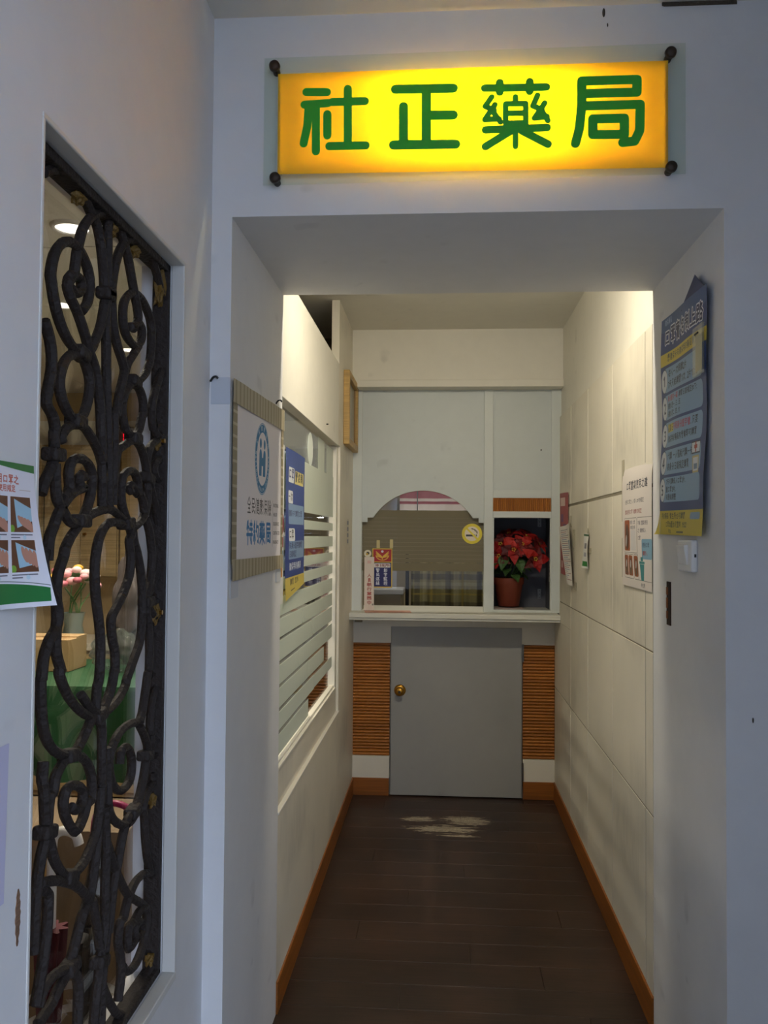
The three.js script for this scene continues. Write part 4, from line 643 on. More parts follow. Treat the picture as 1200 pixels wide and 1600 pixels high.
// ───────────────────────── back room behind the service window ─────────────────────────
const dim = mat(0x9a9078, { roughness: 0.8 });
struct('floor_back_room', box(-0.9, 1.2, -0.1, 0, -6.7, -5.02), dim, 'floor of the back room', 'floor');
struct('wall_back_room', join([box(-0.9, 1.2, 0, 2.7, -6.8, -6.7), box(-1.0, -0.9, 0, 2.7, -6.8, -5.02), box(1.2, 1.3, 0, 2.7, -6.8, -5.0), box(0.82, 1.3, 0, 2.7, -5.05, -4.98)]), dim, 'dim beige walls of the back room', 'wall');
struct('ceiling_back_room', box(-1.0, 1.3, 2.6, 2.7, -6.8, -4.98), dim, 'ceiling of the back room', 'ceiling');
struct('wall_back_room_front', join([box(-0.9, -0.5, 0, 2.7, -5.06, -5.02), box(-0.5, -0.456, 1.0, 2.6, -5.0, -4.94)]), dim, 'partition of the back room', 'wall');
{
  const plaid = canvasTex(512, 512, (c) => {
    c.fillStyle = '#8d865c'; c.fillRect(0, 0, 512, 512);
    for (let i = 0; i < 4; i++) { c.fillStyle = 'rgba(70,66,52,0.55)'; c.fillRect(i * 128 + 14, 0, 22, 512); c.fillRect(0, i * 128 + 60, 512, 26); c.fillStyle = 'rgba(190,165,80,0.55)'; c.fillRect(i * 128 + 80, 0, 9, 512); c.fillRect(0, i * 128 + 20, 512, 8); c.fillStyle = 'rgba(220,215,180,0.3)'; c.fillRect(i * 128 + 48, 0, 20, 512); c.fillRect(0, i * 128 + 98, 512, 16); }
  });
  single('plaid_curtain', sheet([-0.2, 0.6, -5.66], [0.62, 0.6, -5.66], [-0.2, 1.34, -5.66], [0.62, 1.34, -5.66], (u) => 0.02 * Math.sin(u * 40) + 0.008 * Math.sin(u * 97), 80, 6), mat(0xffffff, { map: plaid, roughness: 0.9 }), 'olive plaid curtain seen through the lower service window', 'curtain');
  single('curtain_pole_stand', cyl(-0.225, 0.7, -5.64, 0.012, 1.4, 'y', 12), M.black, 'thin black upright at the left edge of the plaid curtain', 'pole');
  const w = thing('white_bin', 'pale plastic bin left of the plaid curtain in the back room', 'bin', [-0.36, 0, -5.62]);
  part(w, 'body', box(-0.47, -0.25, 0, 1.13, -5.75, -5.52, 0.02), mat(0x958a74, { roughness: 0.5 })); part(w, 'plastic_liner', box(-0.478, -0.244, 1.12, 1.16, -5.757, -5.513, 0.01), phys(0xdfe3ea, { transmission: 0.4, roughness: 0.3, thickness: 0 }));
  const v = canvasTex(256, 128, (c) => { c.fillStyle = '#b0626a'; c.fillRect(0, 0, 256, 128); c.fillStyle = '#e9dcd8'; c.fillRect(0, 70, 256, 14); c.fillRect(0, 98, 256, 30); c.fillStyle = '#9a3c44'; c.fillRect(0, 86, 256, 8); });
  single('striped_valance', sheet([-0.32, 1.70, -6.5], [0.40, 1.70, -6.5], [-0.32, 1.90, -6.5], [0.40, 1.90, -6.5], (u) => 0.012 * Math.sin(u * 30), 40, 4), mat(0xffffff, { map: v, roughness: 0.8 }), 'pink valance with white stripes seen through the arched glass', 'valance');
  const f = thing('tube_lamp', 'short lit fluorescent tube below the pink valance', 'lamp', [-0.18, 1.65, -6.3]);
  part(f, 'batten', box(-0.34, -0.02, 1.667, 1.682, -6.33, -6.28, 0.003), M.white); part(f, 'tube', cyl(-0.18, 1.656, -6.3, 0.008, 0.28, 'x', 12), mat(0xffffff, { emissive: 0xf2fbff, emissiveIntensity: 0.9 }));
  part(f, 'hanger', cyl(-0.18, 2.14, -6.31, 0.004, 0.92, 'y', 8), M.steel);
  const l = new THREE.PointLight(new THREE.Color(0.95, 1, 0.95), 0.03, 0, 2); l.position.set(0, -0.02, 0.03); l.castShadow = true; f.add(l);
  const k = thing('back_room_lamp', 'flat ceiling lamp in the back room', 'ceiling lamp', [0.1, 2.6, -5.38]);
  part(k, 'tray', box(-0.2, 0.4, 2.575, 2.6, -5.48, -5.28, 0.004), M.white); part(k, 'diffuser', box(-0.19, 0.39, 2.568, 2.575, -5.47, -5.29), mat(0xffffff, { emissive: 0xfff4dc, emissiveIntensity: 1.2 }));
  const ra = new THREE.RectAreaLight(new THREE.Color(1, 0.93, 0.78), 30, 0.56, 0.16); ra.position.set(0, -0.034, 0); ra.rotation.x = -Math.PI / 2; k.add(ra);
}

// ───────────────────────── papers, posters, stickers ─────────────────────────
const paperMat = (t, r = 0.6) => mat(0xffffff, { map: t, roughness: r });
const XL = -0.51, XR = 0.652;
{ // contracted pharmacy notice on the left jamb, edged with ribbed brown tape
  const tex = canvasTex(768, 560, (c, w, h) => {
    c.fillStyle = '#ece7e8'; c.fillRect(0, 0, w, h);
    const cx = 400, cy = 165, B = '#1d76a8';
    c.fillStyle = B; c.beginPath(); c.ellipse(cx, cy, 128, 140, 0, 0, 7); c.fill(); c.fillStyle = '#ece7e8'; c.beginPath(); c.ellipse(cx, cy, 96, 104, 0, 0, 7); c.fill();
    c.strokeStyle = '#ece7e8'; c.lineWidth = 3; c.beginPath(); c.ellipse(cx, cy, 124, 136, 0, 0, 7); c.stroke();
    '全民健康保險'.split('').forEach((ch, i) => { const a = -Math.PI / 2 + (i - 2.5) * 0.42; c.save(); c.translate(cx + 111 * Math.cos(a), cy + 121 * Math.sin(a)); c.rotate(a + Math.PI / 2); c.strokeStyle = '#dfe6ea'; c.lineWidth = 2; glyph(c, ch, -11, -11, 22, 22); c.restore(); });
    c.font = 'bold 17px sans-serif'; c.fillStyle = '#dfe6ea'; c.textAlign = 'center'; 'NATIONAL HEALTH INSURANCE'.split('').forEach((ch, i, a) => { const q = Math.PI / 2 - (i - (a.length - 1) / 2) * 0.142; c.save(); c.translate(cx + 111 * Math.cos(q), cy + 121 * Math.sin(q)); c.rotate(q - Math.PI / 2); c.fillText(ch, 0, 6); c.restore(); }); c.textAlign = 'left';
    // two figures joined as an H
    c.fillStyle = B; c.beginPath(); c.ellipse(364, 106, 17, 19, 0, 0, 7); c.fill(); c.beginPath(); c.ellipse(432, 106, 17, 19, 0, 0, 7); c.fill();
    c.beginPath(); c.moveTo(345, 232); c.lineTo(345, 150); c.quadraticCurveTo(350, 128, 366, 128); c.quadraticCurveTo(388, 134, 390, 160); c.lineTo(410, 160); c.quadraticCurveTo(410, 132, 432, 128); c.quadraticCurveTo(452, 130, 454, 150); c.lineTo(454, 232); c.lineTo(412, 232); c.lineTo(412, 192); c.lineTo(388, 192); c.lineTo(388, 232); c.closePath(); c.fill();
    write(c, '全民健康保險', 150, 320, 68, '#3b3438', 0.07, 1); write(c, '特約藥局', 146, 408, 96, '#2377b4', 0.125, 1.09);
    c.fillStyle = '#8a8588'; c.fillRect(594, 320, 3, 190); c.font = 'bold 21px sans-serif'; c.fillStyle = '#6a6568'; ['NATIONAL', 'HEALTH', 'INSURANCE', 'CONTRACTED', 'PHARMACY'].forEach((s, i) => c.fillText(s, 606, 346 + i * 38));
  });
  const t = thing('pharmacy_notice', 'white notice with a round blue emblem and blue lettering taped to the left jamb', 'poster', [XL, 1.39, -2.35]);
  part(t, 'sheet', sheet([-0.5055, 1.431, -2.068], [-0.5055, 1.429, -2.650], [-0.5055, 1.829, -2.063], [-0.5055, 1.838, -2.645], (u, v) => 0.0015 * Math.sin(u * 9) * Math.sin(v * 5), 20, 14), paperMat(tex, 0.55));
  const rib = canvasTex(512, 64, (c) => { c.fillStyle = '#ada388'; c.fillRect(0, 0, 512, 64); for (let i = 0; i < 34; i++) { c.fillStyle = i % 2 ? '#8d8266' : '#b7ad93'; c.fillRect(i * 15 + rr(-1, 1), 0, 7, 64); } });
  const blk = canvasTex(64, 512, (c) => { c.fillStyle = '#b8ae96'; c.fillRect(0, 0, 64, 512); for (let i = 0; i < 13; i++) { c.fillStyle = '#8c8267'; c.fillRect(0, i * 39, 64, 30); } });
  const wav = (u, v) => 0.0012 + 0.002 * Math.abs(Math.sin(u * 11));
  part(t, 'tape_strip', sheet([-0.5045, 1.822, -2.02], [-0.5045, 1.832, -2.676], [-0.5045, 1.880, -2.02], [-0.5045, 1.898, -2.676], wav, 24, 2), paperMat(rib, 0.5), { label: 'ribbed brown tape' });
  part(t, 'tape_strip', sheet([-0.5045, 1.388, -2.03], [-0.5045, 1.398, -2.678], [-0.5045, 1.440, -2.03], [-0.5045, 1.438, -2.678], wav, 24, 2), paperMat(rib, 0.5), { label: 'ribbed brown tape' });
  part(t, 'tape_strip', sheet([-0.505, 1.43, -2.022], [-0.505, 1.43, -2.072], [-0.505, 1.83, -2.022], [-0.505, 1.83, -2.066], () => 0.0006, 2, 12), paperMat(blk, 0.5), { label: 'brown tape in short blocks' });
  part(t, 'tape_strip', sheet([-0.505, 1.43, -2.646], [-0.505, 1.43, -2.679], [-0.505, 1.835, -2.64], [-0.505, 1.835, -2.679], () => 0.0006, 2, 12), paperMat(blk, 0.5), { label: 'brown tape in short blocks' });
  const pale = phys(0xd6dbe2, { transmission: 0.2, roughness: 0.5, thickness: 0 });
  single('paper_tape', box(-0.556, -0.509, 1.815, 1.880, -2.0098, -2.0085, 0.0004), pale, 'pale paper tape patch at the wall corner above the notice', 'tape', 'tape patches');
  single('paper_tape', box(-0.5095, -0.508, 1.345, 1.392, -2.11, -2.03, 0.0004), pale, 'pale paper tape patch hanging below the notice, left end', 'tape', 'tape patches');
  single('paper_tape', box(-0.5095, -0.508, 1.355, 1.40, -2.676, -2.60, 0.0004), pale, 'pale paper tape patch below the notice, right end', 'tape', 'tape patches');
  for (const [x, y, z, lb] of [[-0.553, 1.878, -2.006, 'dark bent nail at the wall corner above the notice'], [-0.506, 1.912, -2.575, 'dark bent nail above the right end of the notice']]) single('bent_nail', tube([[x - 0.004, y - 0.008, z], [x + 0.004, y, z + 0.006], [x + 0.012, y + 0.002, z + 0.008], [x + 0.016, y - 0.003, z + 0.006]], 0.0028, 6, 10), M.black, lb, 'nail');
}
{ // mask rule poster on the right jamb
  const tex = canvasTex(768, 1080, (c, w, h) => {
    c.fillStyle = '#2f4a86'; c.fillRect(0, 0, w, h); c.fillStyle = '#3f6296'; c.beginPath(); c.moveTo(0, 0); c.lineTo(w, 0); c.lineTo(w, 70); c.quadraticCurveTo(w / 2, 140, 0, 60); c.fill();
    write(c, '口罩實名制上路', 60, 58, 88, '#e9ecf2', 0.26, 1.04); write(c, '口罩實名制上路', 60, 58, 88, '#22305c', 0.115, 1.04);
    write(c, '健保藥局', 62, 8, 34, '#a9c0de', 0.08, 0.9);
    c.fillStyle = '#dcc64a'; c.fillRect(0, 176, w, 62); write(c, '憑健保卡向健保特約藥局購買', 110, 186, 40, '#43454a', 0.09, 1.0);
    const rows = [[['每人一次限購2片', '#24324c', 44], ['7天只能購買1次，2片10元', '#24324c', 44]], [['身分證末一碼|，購買日期規定如下:', '#24324c', 36], ['奇數 週一、三、五', '#24324c', 38], ['偶數 週二、四、六', '#24324c', 38]], [['#星期日|不限身份證字號|，只要', '#24324c', 40], ['健保特約藥局有營業即可購買', '#24324c', 38]], [['代購 一人僅能代購一卡', '#24324c', 42], ['依身分日期規定購買', '#24324c', 42]], [['7天可購成人口罩3片，', '#24324c', 42], ['童口罩5片，', '#24324c', 40], ['依產能調整', '#24324c', 40]]];
    rows.forEach((ls, i) => {
      const y = 254 + i * 136; c.fillStyle = '#93b6d2'; rrect(c, 66, y, 640, 122, 30); c.fill();
      const n = ls.length, st = n === 3 ? 38 : 54; ls.forEach(([s, col, sz], k) => { let x = 138; const yy = y + (n === 3 ? 6 : 12) + k * st, size = n === 3 ? 32 : sz * 0.98;
        const seg = s.split('|'); if (s.startsWith('#')) { c.fillStyle = '#e6d24e'; c.fillRect(x, yy, size * 3.1, size); x = write(c, seg[0].slice(1), x, yy, size, '#5b5a3c', 0.1, 0.98); x = write(c, seg[1], x, yy, size, '#c0466a', 0.11, 0.98); write(c, seg[2], x, yy, size, col, 0.1, 0.98); } else if (seg.length > 1) { x = write(c, seg[0], x, yy, size, '#c0405e', 0.11, 0.98); write(c, seg[1], x, yy, size, col, 0.1, 0.98); } else write(c, s, x, yy, size, col, 0.1, 0.98); });
      c.fillStyle = '#e6eaee'; c.strokeStyle = '#24324c'; c.lineWidth = 3; c.beginPath(); c.ellipse(66, y + 62, 56, 58, 0, 0, 7); c.fill(); c.stroke(); c.fillStyle = '#24324c'; c.font = 'bold 74px sans-serif'; c.textAlign = 'center'; c.fillText(String(i + 1), 66, y + 88); c.textAlign = 'left';
    });
    // pharmacy bag with cross and card
    c.fillStyle = '#eceef0'; c.fillRect(566, 660, 124, 50); c.strokeStyle = '#33384a'; c.lineWidth = 6; c.strokeRect(566, 660, 124, 50); c.fillStyle = '#b8483c'; c.fillRect(618, 660, 16, 46); c.fillRect(604, 674, 44, 16); c.fillStyle = '#d9c682'; c.fillRect(576, 722, 104, 76); c.fillStyle = '#e8eaec'; c.fillRect(588, 730, 80, 60); c.fillStyle = '#7d94ae'; c.fillRect(600, 758, 56, 24);
    c.fillStyle = '#d6c24a'; c.fillRect(0, 962, w, 118); write(c, '特約藥局 衛生所也可購買', 50, 972, 34, '#4a4a3a', 0.1, 1); c.fillStyle = '#8fb0cf'; rrect(c, 540, 974, 180, 32, 14); c.fill(); write(c, '口罩地圖也可查詢', 130, 1014, 32, '#4a4a3a', 0.1, 1); write(c, '1922', 420, 1014, 32, '#4a4a3a'); write(c, '衛生', 180, 1052, 22, '#4a4a3a', 0.09, 1.1); c.fillStyle = '#5c5b4a'; c.fillRect(330, 1062, 120, 8);
  });
  const t = thing('mask_rule_poster', 'blue poster with five numbered boxes and a yellow foot on the right jamb', 'poster', [XR, 1.505, -2.34]);
  part(t, 'sheet', sheet([0.646, 1.512, -2.572], [0.640, 1.506, -2.128], [0.646, 2.140, -2.548], [0.638, 2.118, -2.092], (u, v) => 0.004 * Math.sin(u * 7 + v * 3) * Math.sin(v * 9) + (v > 0.9 ? 0.02 * (v - 0.9) * u : 0) + (v < 0.12 ? 0.05 * (0.12 - v) * u : 0), 24, 32), paperMat(tex, 0.38));
  part(t, 'torn_corner', sheet([0.645, 1.512, -2.636], [0.6455, 1.512, -2.571], [0.6455, 1.52, -2.60], [0.6455, 1.575, -2.571], () => 0.001, 2, 2), mat(0xd6c24a, { roughness: 0.4 }));
  part(t, 'folded_peak', sheet([0.643, 2.112, -2.33], [0.640, 2.108, -2.10], [0.643, 2.130, -2.30], [0.641, 2.172, -2.195], () => 0.002, 3, 3), mat(0x22366a, { roughness: 0.4 }));
  const clip = thing('hanging_bag', 'small clear plastic pouch holding a yellow card taped over the poster', 'pouch', [0.635, 1.9, -2.13]);
  part(clip, 'card', sheet([0.6335, 1.915, -2.175], [0.6335, 1.918, -2.12], [0.6335, 2.005, -2.17], [0.6335, 2.005, -2.118], () => 0, 4, 4), mat(0xbdb584, { roughness: 0.5 })); part(clip, 'pouch', box(0.6305, 0.6365, 1.905, 2.03, -2.19, -2.108, 0.0025), phys(0xf2f4f0, { transmission: 0.9, roughness: 0.08, thickness: 0 })); part(clip, 'staple', box(0.629, 0.631, 2.008, 2.012, -2.17, -2.14), M.black);
}
{ // light switch
  const t = thing('light_switch', 'white rocker light switch below the blue poster', 'switch', [0.65, 1.41, -2.285]);
  part(t, 'plate', box(0.636, 0.653, 1.413, 1.497, -2.35, -2.222, 0.006), M.white);
  const r = new RoundedBoxGeometry(0.012, 0.052, 0.078, 2, 0.003); r.rotateZ(0.14); r.translate(0.6355, 1.458, -2.292); part(t, 'rocker', r, M.white);
  part(t, 'side_slot', box(0.6435, 0.648, 1.452, 1.460, -2.2225, -2.2205), M.black);
}
{ // old lock recess in the right jamb
  const t = thing('lock_recess', 'narrow rusty lock recess with wooden blocks in the right jamb', 'lock', [0.652, 1.25, -2.49]);
  part(t, 'socket', box(0.6485, 0.655, 1.252, 1.376, -2.512, -2.474, 0.001), mat(0x3a2a20, { roughness: 0.9 }));
  const bl = mat(0xa3602e, { roughness: 0.7, map: rep(woodMap, 6, 6) }); for (const [a, b] of [[1.338, 1.360], [1.300, 1.330], [1.270, 1.292]]) part(t, 'block', box(0.6465, 0.653, a, b, -2.510, -2.494, 0.001), bl);
}
{ // mask reuse poster on the panelled wall
  const tex = canvasTex(640, 700, (c, w, h) => {
    c.fillStyle = '#ded6cf'; c.fillRect(0, 0, w, h); write(c, '防疫口罩重複使用之建', 70, 84, 54, '#3b3b44', 0.11, 1.0);
    for (let k = 0; k < 2; k++) { write(c, k ? '重複使用口罩 健康依規定' : '使用口罩之人 成人如有規定', 92, 190 + k * 60, 28, k ? '#8a3a3a' : '#4a4a50', 0.09, 1.15); }
    c.strokeStyle = '#77726e'; c.lineWidth = 3; rrect(c, 66, 300, 312, 200, 12); c.stroke(); rrect(c, 66, 510, 220, 140, 12); c.stroke(); rrect(c, 300, 510, 90, 140, 12); c.stroke(); rrect(c, 390, 300, 300, 350, 12); c.stroke();
    const photo = (x, y, ww, hh, o) => { c.save(); rrect(c, x, y, ww, hh, 14); c.clip(); c.fillStyle = '#9c5634'; c.fillRect(x, y, ww, hh); c.fillStyle = o ? '#6a5a48' : '#5a4438'; c.beginPath(); c.ellipse(x + ww * 0.5, y + hh * 0.55, ww * 0.3, hh * 0.42, 0, 0, 7); c.fill(); c.fillStyle = '#b9b4b2'; c.beginPath(); c.ellipse(x + ww * (o ? 0.5 : 0.3), y + hh * (o ? 0.42 : 0.68), ww * 0.14, hh * 0.2, 0.3, 0, 7); c.fill(); c.restore(); };
    photo(76, 310, 146, 180, 0); photo(72, 516, 92, 118, 1); photo(176, 516, 92, 118, 1); photo(304, 516, 82, 118, 1);
    c.fillStyle = '#d2cfcd'; c.fillRect(250, 370, 110, 116); write(c, '使用 口罩', 236, 314, 24, '#55505a', 0.09, 1); write(c, '依規定有用', 236, 344, 22, '#55505a', 0.09, 1);
    write(c, '不能 重複使用', 402, 318, 26, '#55505a', 0.09, 1); write(c, '之 健康成人', 402, 360, 26, '#55505a', 0.09, 1); write(c, '口罩', 402, 402, 26, '#55505a', 0.09, 1);
    c.fillStyle = '#7fa6bd'; rrect(c, 470, 420, 170, 110, 14); c.fill(); write(c, '使用口罩', 484, 440, 28, '#3a4a66', 0.1, 1); write(c, '健康人', 484, 484, 28, '#a04a4a', 0.1, 1);
    c.fillStyle = '#3f8a8c'; c.beginPath(); c.moveTo(424, 560); c.lineTo(508, 560); c.lineTo(492, 650); c.lineTo(440, 650); c.fill(); c.fillRect(418, 544, 96, 14); c.fillRect(444, 520, 44, 22); write(c, '中生所', 430, 664, 26, '#4a4a50', 0.1, 1); write(c, '口罩 中人', 80, 612, 22, '#55505a', 0.09, 1);
  });
  const t = thing('mask_reuse_poster', 'white poster with brown photographs taped to the panelled wall behind the jamb', 'poster', [XR, 1.32, -2.9]);
  part(t, 'sheet', sheet([0.648, 1.335, -3.095], [0.651, 1.333, -2.683], [0.648, 1.742, -3.102], [0.651, 1.744, -2.683], (u, v) => 0.002 + 0.008 * Math.sin(v * 3.1) * Math.sin(u * 3.1) - (v > 0.9 ? 0.05 * (v - 0.9) : 0), 18, 18), paperMat(tex, 0.5));
  for (const [a, b] of [[1.36, 1.50], [1.56, 1.78]]) part(t, 'tape_strip', box(0.6485, 0.651, a, b, -3.122, -3.09, 0.0005), M.tape);
}
{ // leaflets at the far end of the panelled wall
  const tex = canvasTex(256, 420, (c) => { c.fillStyle = '#a85c60'; c.fillRect(0, 0, 256, 420); c.fillStyle = '#e3c9c4'; c.fillRect(30, 24, 150, 44); c.fillStyle = '#7d5a86'; c.fillRect(40, 110, 90, 40); c.fillRect(120, 160, 80, 50); c.fillStyle = '#5f7d8c'; c.fillRect(40, 230, 80, 60); c.fillStyle = '#c98a5a'; c.fillRect(150, 270, 50, 70); c.fillStyle = '#d9bcb8'; c.fillRect(40, 350, 60, 36); });
  single('pink_leaflet', sheet([0.648, 1.306, -4.69], [0.648, 1.304, -4.415], [0.648, 1.742, -4.73], [0.648, 1.733, -4.42], (u) => 0.004 * Math.sin(u * 3.1), 8, 10), paperMat(tex), 'dusky pink leaflet at the far end of the panelled wall', 'leaflet');
  const tx2 = canvasTex(256, 420, (c) => { c.fillStyle = '#e6e1da'; c.fillRect(0, 0, 256, 420); for (let i = 0; i < 26; i++) { c.fillStyle = ['#8b8f96', '#a77f80', '#7f8aa4'][i % 3]; c.fillRect(24 + rr(0, 10), 30 + i * 14, rr(60, 190), 5); } c.fillStyle = '#4f8cb4'; c.fillRect(170, 110, 40, 60); });
  const t = thing('folded_leaflet', 'crumpled white printed leaflet taped over the pink leaflet', 'leaflet', [0.64, 1.255, -4.35]);
  part(t, 'sheet', sheet([0.632, 1.268, -4.35], [0.636, 1.262, -4.19], [0.630, 1.556, -4.60], [0.636, 1.572, -4.275], (u, v) => 0.006 * Math.sin(u * 6 + v * 2) * (0.5 + 0.5 * v), 14, 16), paperMat(tx2));
  part(t, 'tape_strip', box(0.647, 0.650, 1.56, 1.61, -4.36, -4.325, 0.0005), M.tape); part(t, 'tape_strip', box(0.647, 0.650, 1.245, 1.285, -4.215, -4.165, 0.0005), M.tape); part(t, 'tape_strip', box(0.647, 0.650, 1.45, 1.54, -4.265, -4.215, 0.0005), M.tape);
  const tx3 = canvasTex(96, 300, (c) => { c.fillStyle = '#d9d8d2'; c.fillRect(0, 0, 96, 300); c.fillStyle = '#2f5a3a'; c.fillRect(0, 6, 96, 16); c.fillStyle = '#77747c'; c.fillRect(24, 84, 50, 46); c.fillStyle = '#9a99a4'; c.fillRect(22, 164, 50, 36); c.fillStyle = '#2f7d3a'; c.fillRect(8, 240, 78, 44); });
  const s = thing('narrow_leaflet', 'narrow curled leaflet with a green foot taped beside the white poster', 'leaflet', [0.64, 1.36, -3.83]);
  part(s, 'sheet', sheet([0.627, 1.366, -3.88], [0.645, 1.364, -3.80], [0.636, 1.520, -3.865], [0.648, 1.517, -3.80], (u, v) => 0.01 * Math.sin(v * 3.1) * (u - 0.3), 6, 14), paperMat(tx3));
  part(s, 'tape_strip', box(0.6485, 0.651, 1.432, 1.455, -3.82, -3.76, 0.0005), M.tape); part(s, 'torn_tip', sheet([0.647, 1.512, -3.855], [0.647, 1.512, -3.80], [0.648, 1.545, -3.83], [0.648, 1.546, -3.826], () => 0, 2, 2), M.tape);
}
{ // posters on the frosted window
  const tex = canvasTex(384, 560, (c, w, h) => {
    c.fillStyle = '#2d458c'; c.fillRect(0, 0, w, h); c.fillStyle = '#e4e6ea'; rrect(c, 60, 76, 110, 66, 8); c.fill(); write(c, '口罩', 66, 80, 50, '#2a3466', 0.12); c.fillStyle = '#d8c878'; c.fillRect(190, 82, 170, 60); write(c, '實名制', 196, 84, 50, '#3a3a3a', 0.12, 1);
    c.fillStyle = '#e6e8ec'; rrect(c, 60, 178, 96, 56, 10); c.fill(); write(c, '一次', 66, 184, 42, '#3a3a44', 0.1); c.fillStyle = '#7f9cc0'; rrect(c, 60, 236, 310, 90, 8); c.fill(); write(c, '健保卡可購買口罩', 70, 262, 32, '#2a3466', 0.1);
    c.fillStyle = '#e6e8ec'; rrect(c, 60, 344, 110, 56, 10); c.fill(); write(c, '口罩', 66, 350, 42, '#3a3a44', 0.1); c.fillStyle = '#7f9cc0'; rrect(c, 60, 400, 310, 80, 8); c.fill(); write(c, '依身分證字號購買', 68, 404, 32, '#2a3466', 0.1); write(c, '日期規定', 68, 442, 32, '#2a3466', 0.1); write(c, '健保特約藥局', 70, 494, 38, '#dfe4ee', 0.1); 
  });
  const t = thing('window_poster', 'blue poster with white boxes and a yellow foot on the frosted window', 'poster', [-0.53, 1.277, -3.05]);
  part(t, 'sheet', sheet([-0.527, 1.352, -2.852], [-0.527, 1.356, -3.243], [-0.527, 1.801, -2.847], [-0.527, 1.798, -3.243], (u, v) => 0.004 * Math.sin(v * 7) * Math.sin(u * 3), 12, 16), paperMat(tex, 0.4));
  part(t, 'yellow_foot', sheet([-0.525, 1.277, -2.854], [-0.525, 1.318, -3.235], [-0.527, 1.354, -2.852], [-0.527, 1.358, -3.243], () => 0.001, 6, 4), paperMat(canvasTex(256, 64, (c) => { c.fillStyle = '#cdb95a'; c.fillRect(0, 0, 256, 64); write(c, '購買 查詢', 60, 6, 24, '#55503a', 0.1); c.fillStyle = '#55503a'; c.fillRect(70, 44, 50, 4); })));
  single('edge_poster', sheet([-0.532, 1.268, -2.70], [-0.532, 1.272, -2.845], [-0.532, 1.81, -2.70], [-0.532, 1.806, -2.845], () => 0, 4, 8), paperMat(canvasTex(128, 480, (c) => { c.fillStyle = '#dcdcd6'; c.fillRect(0, 0, 128, 480); c.fillStyle = '#9a3040'; c.beginPath(); c.arc(96, 240, 34, 0, 7); c.fill(); c.fillRect(64, 280, 60, 30); c.fillStyle = '#5c8796'; c.fillRect(60, 320, 60, 30); c.fillStyle = '#c48a4a'; c.fillRect(70, 370, 44, 30); })), 'white poster edge showing between the jamb and the blue window poster', 'poster');
}
{ // mask instruction poster on the side wall, lower corner curling off
  const tex = canvasTex(1024, 720, (c, w, h) => {
    c.fillStyle = '#ecebf2'; c.fillRect(0, 0, w, h); c.fillStyle = '#2c7a3e'; c.beginPath(); c.moveTo(0, 0); c.lineTo(w, 0); c.lineTo(w, 40); c.quadraticCurveTo(w * 0.85, 34, w * 0.7, 22); c.lineTo(0, 22); c.fill();
    write(c, '健康民生 正使用口罩之', 380, 62, 46, '#c96a5a', 0.13, 1); write(c, '使用規定', 700, 112, 36, '#c96a5a', 0.13, 1); c.fillStyle = '#c9b8ae'; c.fillRect(880, 132, 100, 3);
    for (let r = 0; r < 2; r++) for (let k = 0; k < 5; k++) { const x = 34 + k * 192, y = r ? 384 : 168, ww = 168, hh = r ? 160 : 176; c.save(); c.beginPath(); c.rect(x, y, ww, hh); c.clip(); c.fillStyle = '#6d4630'; c.fillRect(x, y, ww, hh);
      c.fillStyle = '#a9cfe0'; c.beginPath(); c.moveTo(x + 30, y + 10); c.lineTo(x + ww, y + 54); c.lineTo(x + ww, y + 120); c.lineTo(x + 50, y + hh - 20); c.fill(); c.fillStyle = '#c78f78'; for (let f = 0; f < 4; f++) { c.beginPath(); c.ellipse(x + 90 + f * 22, y + hh * 0.7 + f * 8 - r * 40, 44, 15, 0.7 + f * 0.1 + r * 0.5, 0, 7); c.fill(); } c.fillStyle = '#7fae3c'; c.beginPath(); c.arc(x + 10, y + hh - 16, 20, 0, 7); c.fill(); c.restore();
      c.fillStyle = '#77757f'; c.fillRect(x, y + hh + 10, ww * 0.95, 6); c.fillRect(x, y + hh + 24, ww * 0.4, 6); c.fillStyle = '#cfe3ee'; c.beginPath(); c.arc(x + ww * 0.6, y + hh + 26, 12, 0, 7); c.fill(); }
    c.fillStyle = '#2c7a3e'; c.beginPath(); c.moveTo(0, h - 24); c.lineTo(0, h - 120); c.quadraticCurveTo(w * 0.75, h - 150, w - 10, h - 92); c.lineTo(w - 20, h - 24); c.fill(); c.strokeStyle = '#2a4434'; c.lineWidth = 3; c.beginPath(); c.moveTo(0, h - 128); c.quadraticCurveTo(w * 0.75, h - 160, w - 6, h - 104); c.stroke();
  });
  single('mask_instruction_poster', sheet([-0.556, 1.405, -0.83], [-0.556, 1.403, -1.128], [-0.556, 1.592, -0.83], [-0.556, 1.592, -1.123], (u, v) => 0.001 + 0.034 * Math.max(0, (u - 0.62) / 0.38) ** 2 * (1 - v) ** 1.6, 24, 16), paperMat(tex, 0.45), 'white poster with green bands and small photographs beside the grille', 'poster');
}
